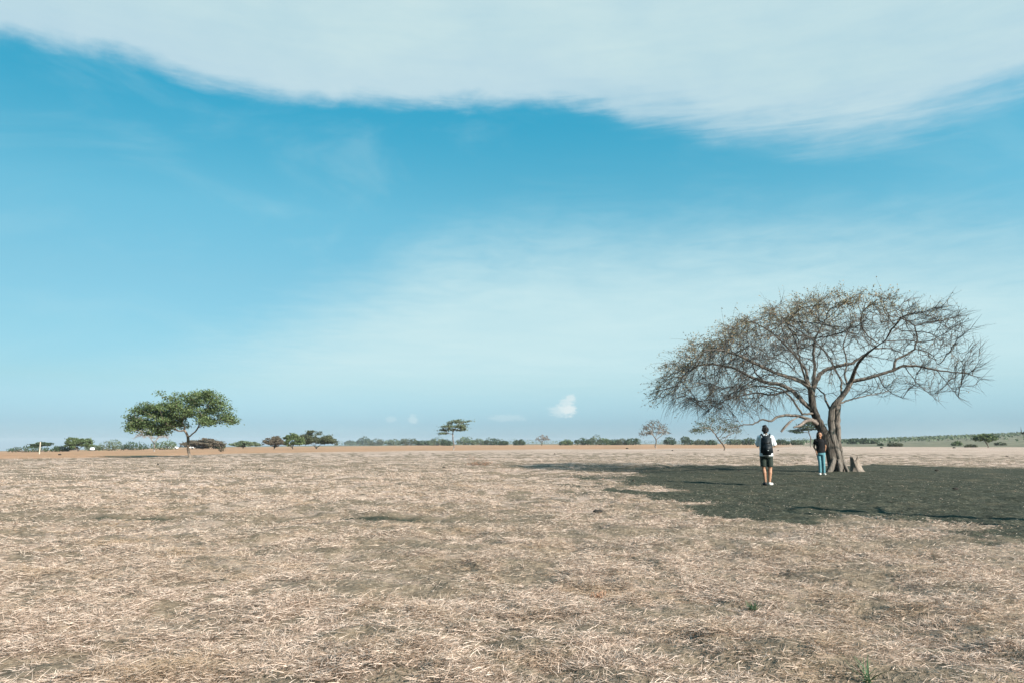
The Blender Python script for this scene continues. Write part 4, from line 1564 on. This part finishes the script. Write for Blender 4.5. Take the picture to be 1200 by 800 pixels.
def setup():
    cam = bpy.data.cameras.new('camera')
    co = bpy.data.objects.new('camera', cam)
    COL.objects.link(co)
    cam.sensor_width = 36
    cam.lens = F / 1200 * 36
    cam.clip_end = 20000
    co.location = (0, 0, CAMH)
    co.rotation_euler = (R(90) + PITCH, 0, 0)
    SC.camera = co
    s = bpy.data.lights.new('sun', 'SUN')
    s.energy = 5.0
    s.angle = R(0.53)
    s.color = (1.0, 0.93, 0.86)
    so = bpy.data.objects.new('sun', s)
    COL.objects.link(so)
    az, el = R(SUN_AZ), R(SUN_EL)
    d = Vector((math.sin(az) * math.cos(el), math.cos(az) * math.cos(el), math.sin(el)))
    so.rotation_euler = d.to_track_quat('Z', 'Y').to_euler()
    so.location = d * 50
    vs = SC.view_settings
    SC.display_settings.display_device = 'sRGB'
    vs.view_transform = 'Standard'
    vs.look = 'None'
    vs.gamma = 1
    vs.exposure = EXPO
    vs.use_curve_mapping = False
    SC.cycles.max_bounces = 6
    SC.cycles.transparent_max_bounces = 8
    SC.cycles.use_denoising = True


ORD = ['first', 'second', 'third', 'fourth', 'fifth', 'sixth', 'seventh', 'eighth', 'ninth', 'tenth', 'eleventh', 'twelfth', 'thirteenth', 'fourteenth', 'fifteenth']


def vegetation():
    big_tree()
    small_tree('umbrella_tree', 'green leafy umbrella-shaped tree with a leaning trunk alone on the left', 223, 535.5, 116, 80, 64, 'leaf_green', -0.08, 'lobes',
               seed=3, trunk_f=.36, leafn=1.15, dens=1.25, skew=.06)
    small_tree('bare_tree', 'small grey bare tree behind the left side of the green umbrella tree', 181, 527, 40, 32, 150, 'leaf_grey', -0.1, 'dome', bark='bark_grey', seed=5, leafn=0, trunk_f=.4)
    # far left row
    bush('bush', 'low wide dark bush at the far left end, beneath the wooden post', 36, 527.5, 50, 8, 255, 'leaf_dark', 11)
    small_tree('acacia_tree', 'small dark flat-topped acacia behind the pale wooden post', 47, 527, 24, 11, 268, 'leaf_dark', 0, 'plates', seed=7, trunk_f=.45)
    bush('bush', 'dark green bush between the wooden post and the taller left tree', 71, 527, 19, 8, 252, 'leaf_dark', 13)
    small_tree('bushy_tree', 'mid green bushy tree, tallest of those right of the wooden post', 92, 527, 28, 17, 250, 'leaf_green', 0, 'round', seed=8, trunk_f=.1, leafn=2)
    bush('bush', 'pale grey-green bush right of the bushy tree at the left', 110, 526.5, 14, 8, 350, 'leaf_grey', 14)
    bush('bush', 'rounded grey-green bush left of the green umbrella tree', 130, 526, 27, 14, 258, 'leaf_grey', 15)
    bush('bush', 'dark bush under the left edge of the green umbrella tree', 157, 525.5, 30, 11, 260, 'leaf_dark', 16)
    bush('bush', 'green bush behind the gap left of the leaning umbrella tree trunk', 193, 525, 32, 12, 262, 'leaf_green', 17)
    small_tree('umbrella_tree', 'broad brown umbrella-shaped tree right of the leaning green tree trunk', 238, 524.5, 46, 13, 262, 'leaf_brown', 0, 'dome', seed=9, trunk_f=.12, leafn=2.2)
    bush('bush', 'small dark bush at the right end of the broad brown tree', 257, 524, 14, 8, 270, 'leaf_dark', 18)
    small_tree('acacia_tree', 'low grey acacia with a flat top between brown tree and reddish tree', 285, 523.8, 34, 9, 275, 'leaf_grey', 0.05, 'dome', seed=10, trunk_f=.3, leafn=1.5)
    small_tree('dry_tree', 'small reddish-brown half-bare tree left of the round green tree', 321, 525.5, 26, 16, 215, 'leaf_brown', 0, 'dome', seed=12, trunk_f=.2, leafn=1.3)
    small_tree('round_tree', 'round dark green tree beside the reddish-brown half-bare tree', 343, 527, 24, 19, 195, 'leaf_green', 0, 'round', seed=14, trunk_f=.2, leafn=2)
    small_tree('umbrella_tree', 'broad olive umbrella-shaped tree on the horizon, largest right of the green trees', 371, 525.3, 46, 21, 215, 'leaf_olive', .02, 'dome', seed=15, trunk_f=.12, leafn=2.2)
    small_tree('acacia_tree', 'thin flat-topped acacia with tiered crown standing alone on the horizon', 531, 526.4, 38, 34, 142, 'leaf_acacia', .02, 'plates', seed=19, trunk_f=.45, bark='bark_grey')
    small_tree('bare_tree', 'tiny leafless tree alone on the horizon right of the tiered acacia', 635, 521.6, 19, 13, None, 'leaf_brown', .05, 'dome', bark='bark_far', seed=21, leafn=0, trunk_f=.4)
    small_tree('dry_tree', 'sparse brown-leaved tree on the horizon left of the big bare crown', 769, 524.5, 38, 34, 190, 'leaf_brown', -.04, 'dome', seed=23, leafn=.36, trunk_f=.36, bark='bark_grey', dens=.85)
    small_tree('dry_tree', 'sparse olive umbrella-shaped tree with leaning trunk below the big bare crown', 849, 528, 60, 41, 128, 'leaf_olive', -.16, 'dome', seed=26, leafn=.42, trunk_f=.42, dens=.9)
    small_tree('acacia_tree', 'dark flat-topped acacia seen past the left stem of the big tree', 951, 523.3, 40, 29, 230, 'leaf_dark', -.06, 'plates', seed=29, trunk_f=.5, bark='bark_grey')
    small_tree('leaning_tree', 'small green tree with leaning trunk on the slope at the right', 1158, 524, 24, 16.5, 205, 'leaf_green', -.1, 'round', seed=31, trunk_f=.4, leafn=1.6)
    # shrubs on the right slope
    bush('shrub', 'low wide dark green shrub on the slope right of the stump', 1049, 522, 17, 5, 262, 'leaf_olive', 33, n=500, cat='shrub')
    bush('shrub', 'small dark shrub left of the low wide one on the right slope', 1032, 519.5, 7, 3, 300, 'leaf_dark', 34, n=260, cat='shrub')
    bush('shrub', 'upright dark green shrub left of the small leaning tree', 1122, 520, 11, 6, 285, 'leaf_green', 35, n=420, cat='shrub')
    bush('shrub', 'low olive shrub below the upright shrub near the leaning tree', 1137, 524.5, 14, 4, 225, 'leaf_olive', 36, n=420, cat='shrub')
    bush('shrub', 'low dark shrub right of the small leaning tree at the edge', 1172, 520, 14, 4, 290, 'leaf_olive', 37, n=400, cat='shrub')
    # treeline
    def line(anchor, items, base, seed):
        for k, (px, w, h, lf) in enumerate(items):
            word = {'leaf_dark': 'dark green', 'leaf_green': 'green', 'leaf_olive': 'olive', 'leaf_grey': 'grey-green'}[lf]
            h = h * (.85, 1.25, .95, 1.4, 1.05)[(k * 3 + seed // 20) % 5]
            bush('bush', f'{word} treeline bush, {ORD[k]} one right of the {anchor}', px, base, w * 1.1, h + 2, None, lf, seed + k, 'bushes of the far treeline', 700)
    line('broad olive umbrella tree', [(411, 13, 6, 'leaf_dark'), (427, 14, 6.5, 'leaf_dark'), (441, 17, 5.5, 'leaf_olive'), (460, 19, 6, 'leaf_grey'),
                                       (479, 18, 9, 'leaf_olive'), (496, 16, 6, 'leaf_dark'), (512, 16, 6.5, 'leaf_grey'), (523, 10, 5, 'leaf_dark')], 521.4, 100)
    line('tiered acacia', [(545, 18, 7.5, 'leaf_green'), (561, 15, 6, 'leaf_grey'), (577, 17, 8, 'leaf_dark'), (590, 10, 5, 'leaf_dark'), (609, 12, 4, 'leaf_dark')], 521.0, 120)
    line('tiny leafless tree', [(664, 14, 5.5, 'leaf_green'), (683, 17, 8, 'leaf_dark'), (697, 11, 7.5, 'leaf_grey'), (709, 14, 5.5, 'leaf_green'), (720, 8, 5.5, 'leaf_dark'),
                                (728, 12, 6.5, 'leaf_olive'), (741, 16, 9, 'leaf_dark')], 521.0, 140)
    line('sparse brown tree', [(785, 9, 5.5, 'leaf_dark'), (805, 11, 7, 'leaf_dark'), (820, 14, 5.5, 'leaf_olive'), (834, 10, 5, 'leaf_dark')], 520.9, 160)
    line('sparse olive leaning tree', [(862, 14, 5, 'leaf_grey'), (878, 12, 5.5, 'leaf_dark'), (916, 18, 5.5, 'leaf_dark'), (934, 16, 5, 'leaf_grey')], 520.8, 170)
    line('big bare trunk', [(1000, 14, 5, 'leaf_dark'), (1012, 9, 6, 'leaf_dark'), (1024, 12, 4, 'leaf_grey')], 519.6, 180)
    # far wood that reads as one mass
    g = np.random.default_rng(77)
    n = 20000
    px = np.concatenate([g.uniform(395, 960, n // 2), g.uniform(930, 1330, n)])
    D = np.concatenate([g.uniform(1000, 1500, n // 2), g.uniform(380, 1010, n)])
    X = (px - 600) / F * D
    nz = fbm(X * .02, D * .02, 4, 15) * .5 + .5
    onhill = np.arange(len(px)) >= n // 2
    kk = np.where(onhill, g.random(len(px)) < sstep(.38, .58, nz + .16 * sstep(450, 800, D)) * (.25 + .75 * sstep(420, 640, D)), nz > .45)
    px, D, X, nz, onhill = px[kk], D[kk], X[kk], nz[kk], onhill[kk]
    hh = np.where(onhill, 2.2, 5.5) * (.25 + 1.1 * sstep(.3, .7, nz))
    z = gz(X, D) + g.random(len(X)) ** .7 * hh
    V, Q = leaf_arrays(np.stack([X, D, z], 1), g.uniform(.5, 1.3, len(X)), g, .3, 1.5)
    o = link('far_woodland', np_mesh('far_woodland', V, Q), M['leaf_grey'], smooth=False)
    tag(o, 'grey-green scrub woodland along the horizon', 'woodland', kind='stuff')


def things():
    stump()
    post()
    car('white car parked far off under the trees left of the leaning green tree trunk', 203, 524, 330, 15, R(4))
    car('white van seen end-on behind the leaning green tree trunk', 225.5, 523.8, 310, 7, R(80), True)
    car('white car parked far off in front of the pale bush at the left', 108, 528, 320, 9, R(-62))
    brush_pile('brush_pile', 'orange dry brush with broken sticks lying on the field below the tiered acacia', 563, 545.5, 40, 8, M['twig'], M['rust'], 3)
    bush('dead_shrub', 'small dark leafless shrub standing in brown grass right of the green tree', 259, 529, 6, 7, None, 'leaf_brown', 44, n=120, cat='shrub')
    weed('small green weed in the straw left of a rusty patch', 688, 713, 26, 10, M['weed'], 5, 70)
    weed('rusty brown dry weed beside the small green weed', 701, 697, 26, 8, M['rust'], 6, 60, 'dry_weed')
    weed('small grey-green weed tuft in the straw below the dark earth', 884, 713, 16, 12, M['weed'], 7, 40)
    weed('tall thin green weed in the straw at the bottom edge', 1017, 797, 26, 32, M['weed'], 8, 20)
    clods()
    edge_tree()
    b = bmesh.new()
    bmesh.ops.create_cube(b, size=1)
    m, T = new_mat('haze')
    v = T.n('ShaderNodeVolumePrincipled')
    v.inputs['Density'].default_value = 0.00011
    v.inputs['Color'].default_value = (.80, .88, .93, 1)
    oo = T.n('ShaderNodeOutputMaterial')
    T.l(v.outputs[0], oo.inputs['Volume'])
    o = link('haze', bm_mesh('haze', b), m, smooth=False)
    o.scale = (5500, 5500, 46)
    o.location = (0, 0, -4.5)
    tag(o, 'thin pale haze lying over the whole plain', 'haze', kind='stuff')


# base colours to go with the exposure
for _m in bpy.data.materials:
    if _m.name in ('car_white', 'haze'): continue
    for _n in _m.node_tree.nodes:
        if _n.type == 'VALTORGB':
            for _e in _n.color_ramp.elements:
                _e.color = tuple(c * ALBEDO for c in _e.color[:3]) + (1,)
        elif _n.type == 'MIX' and _n.data_type == 'RGBA':
            for _k in (6, 7):
                if not _n.inputs[_k].is_linked:
                    _n.inputs[_k].default_value = tuple(c * ALBEDO for c in _n.inputs[_k].default_value[:3]) + (1,)

setup()
world()
build_ground()
build_straw()
vegetation()
things()
person_back()
person_front()
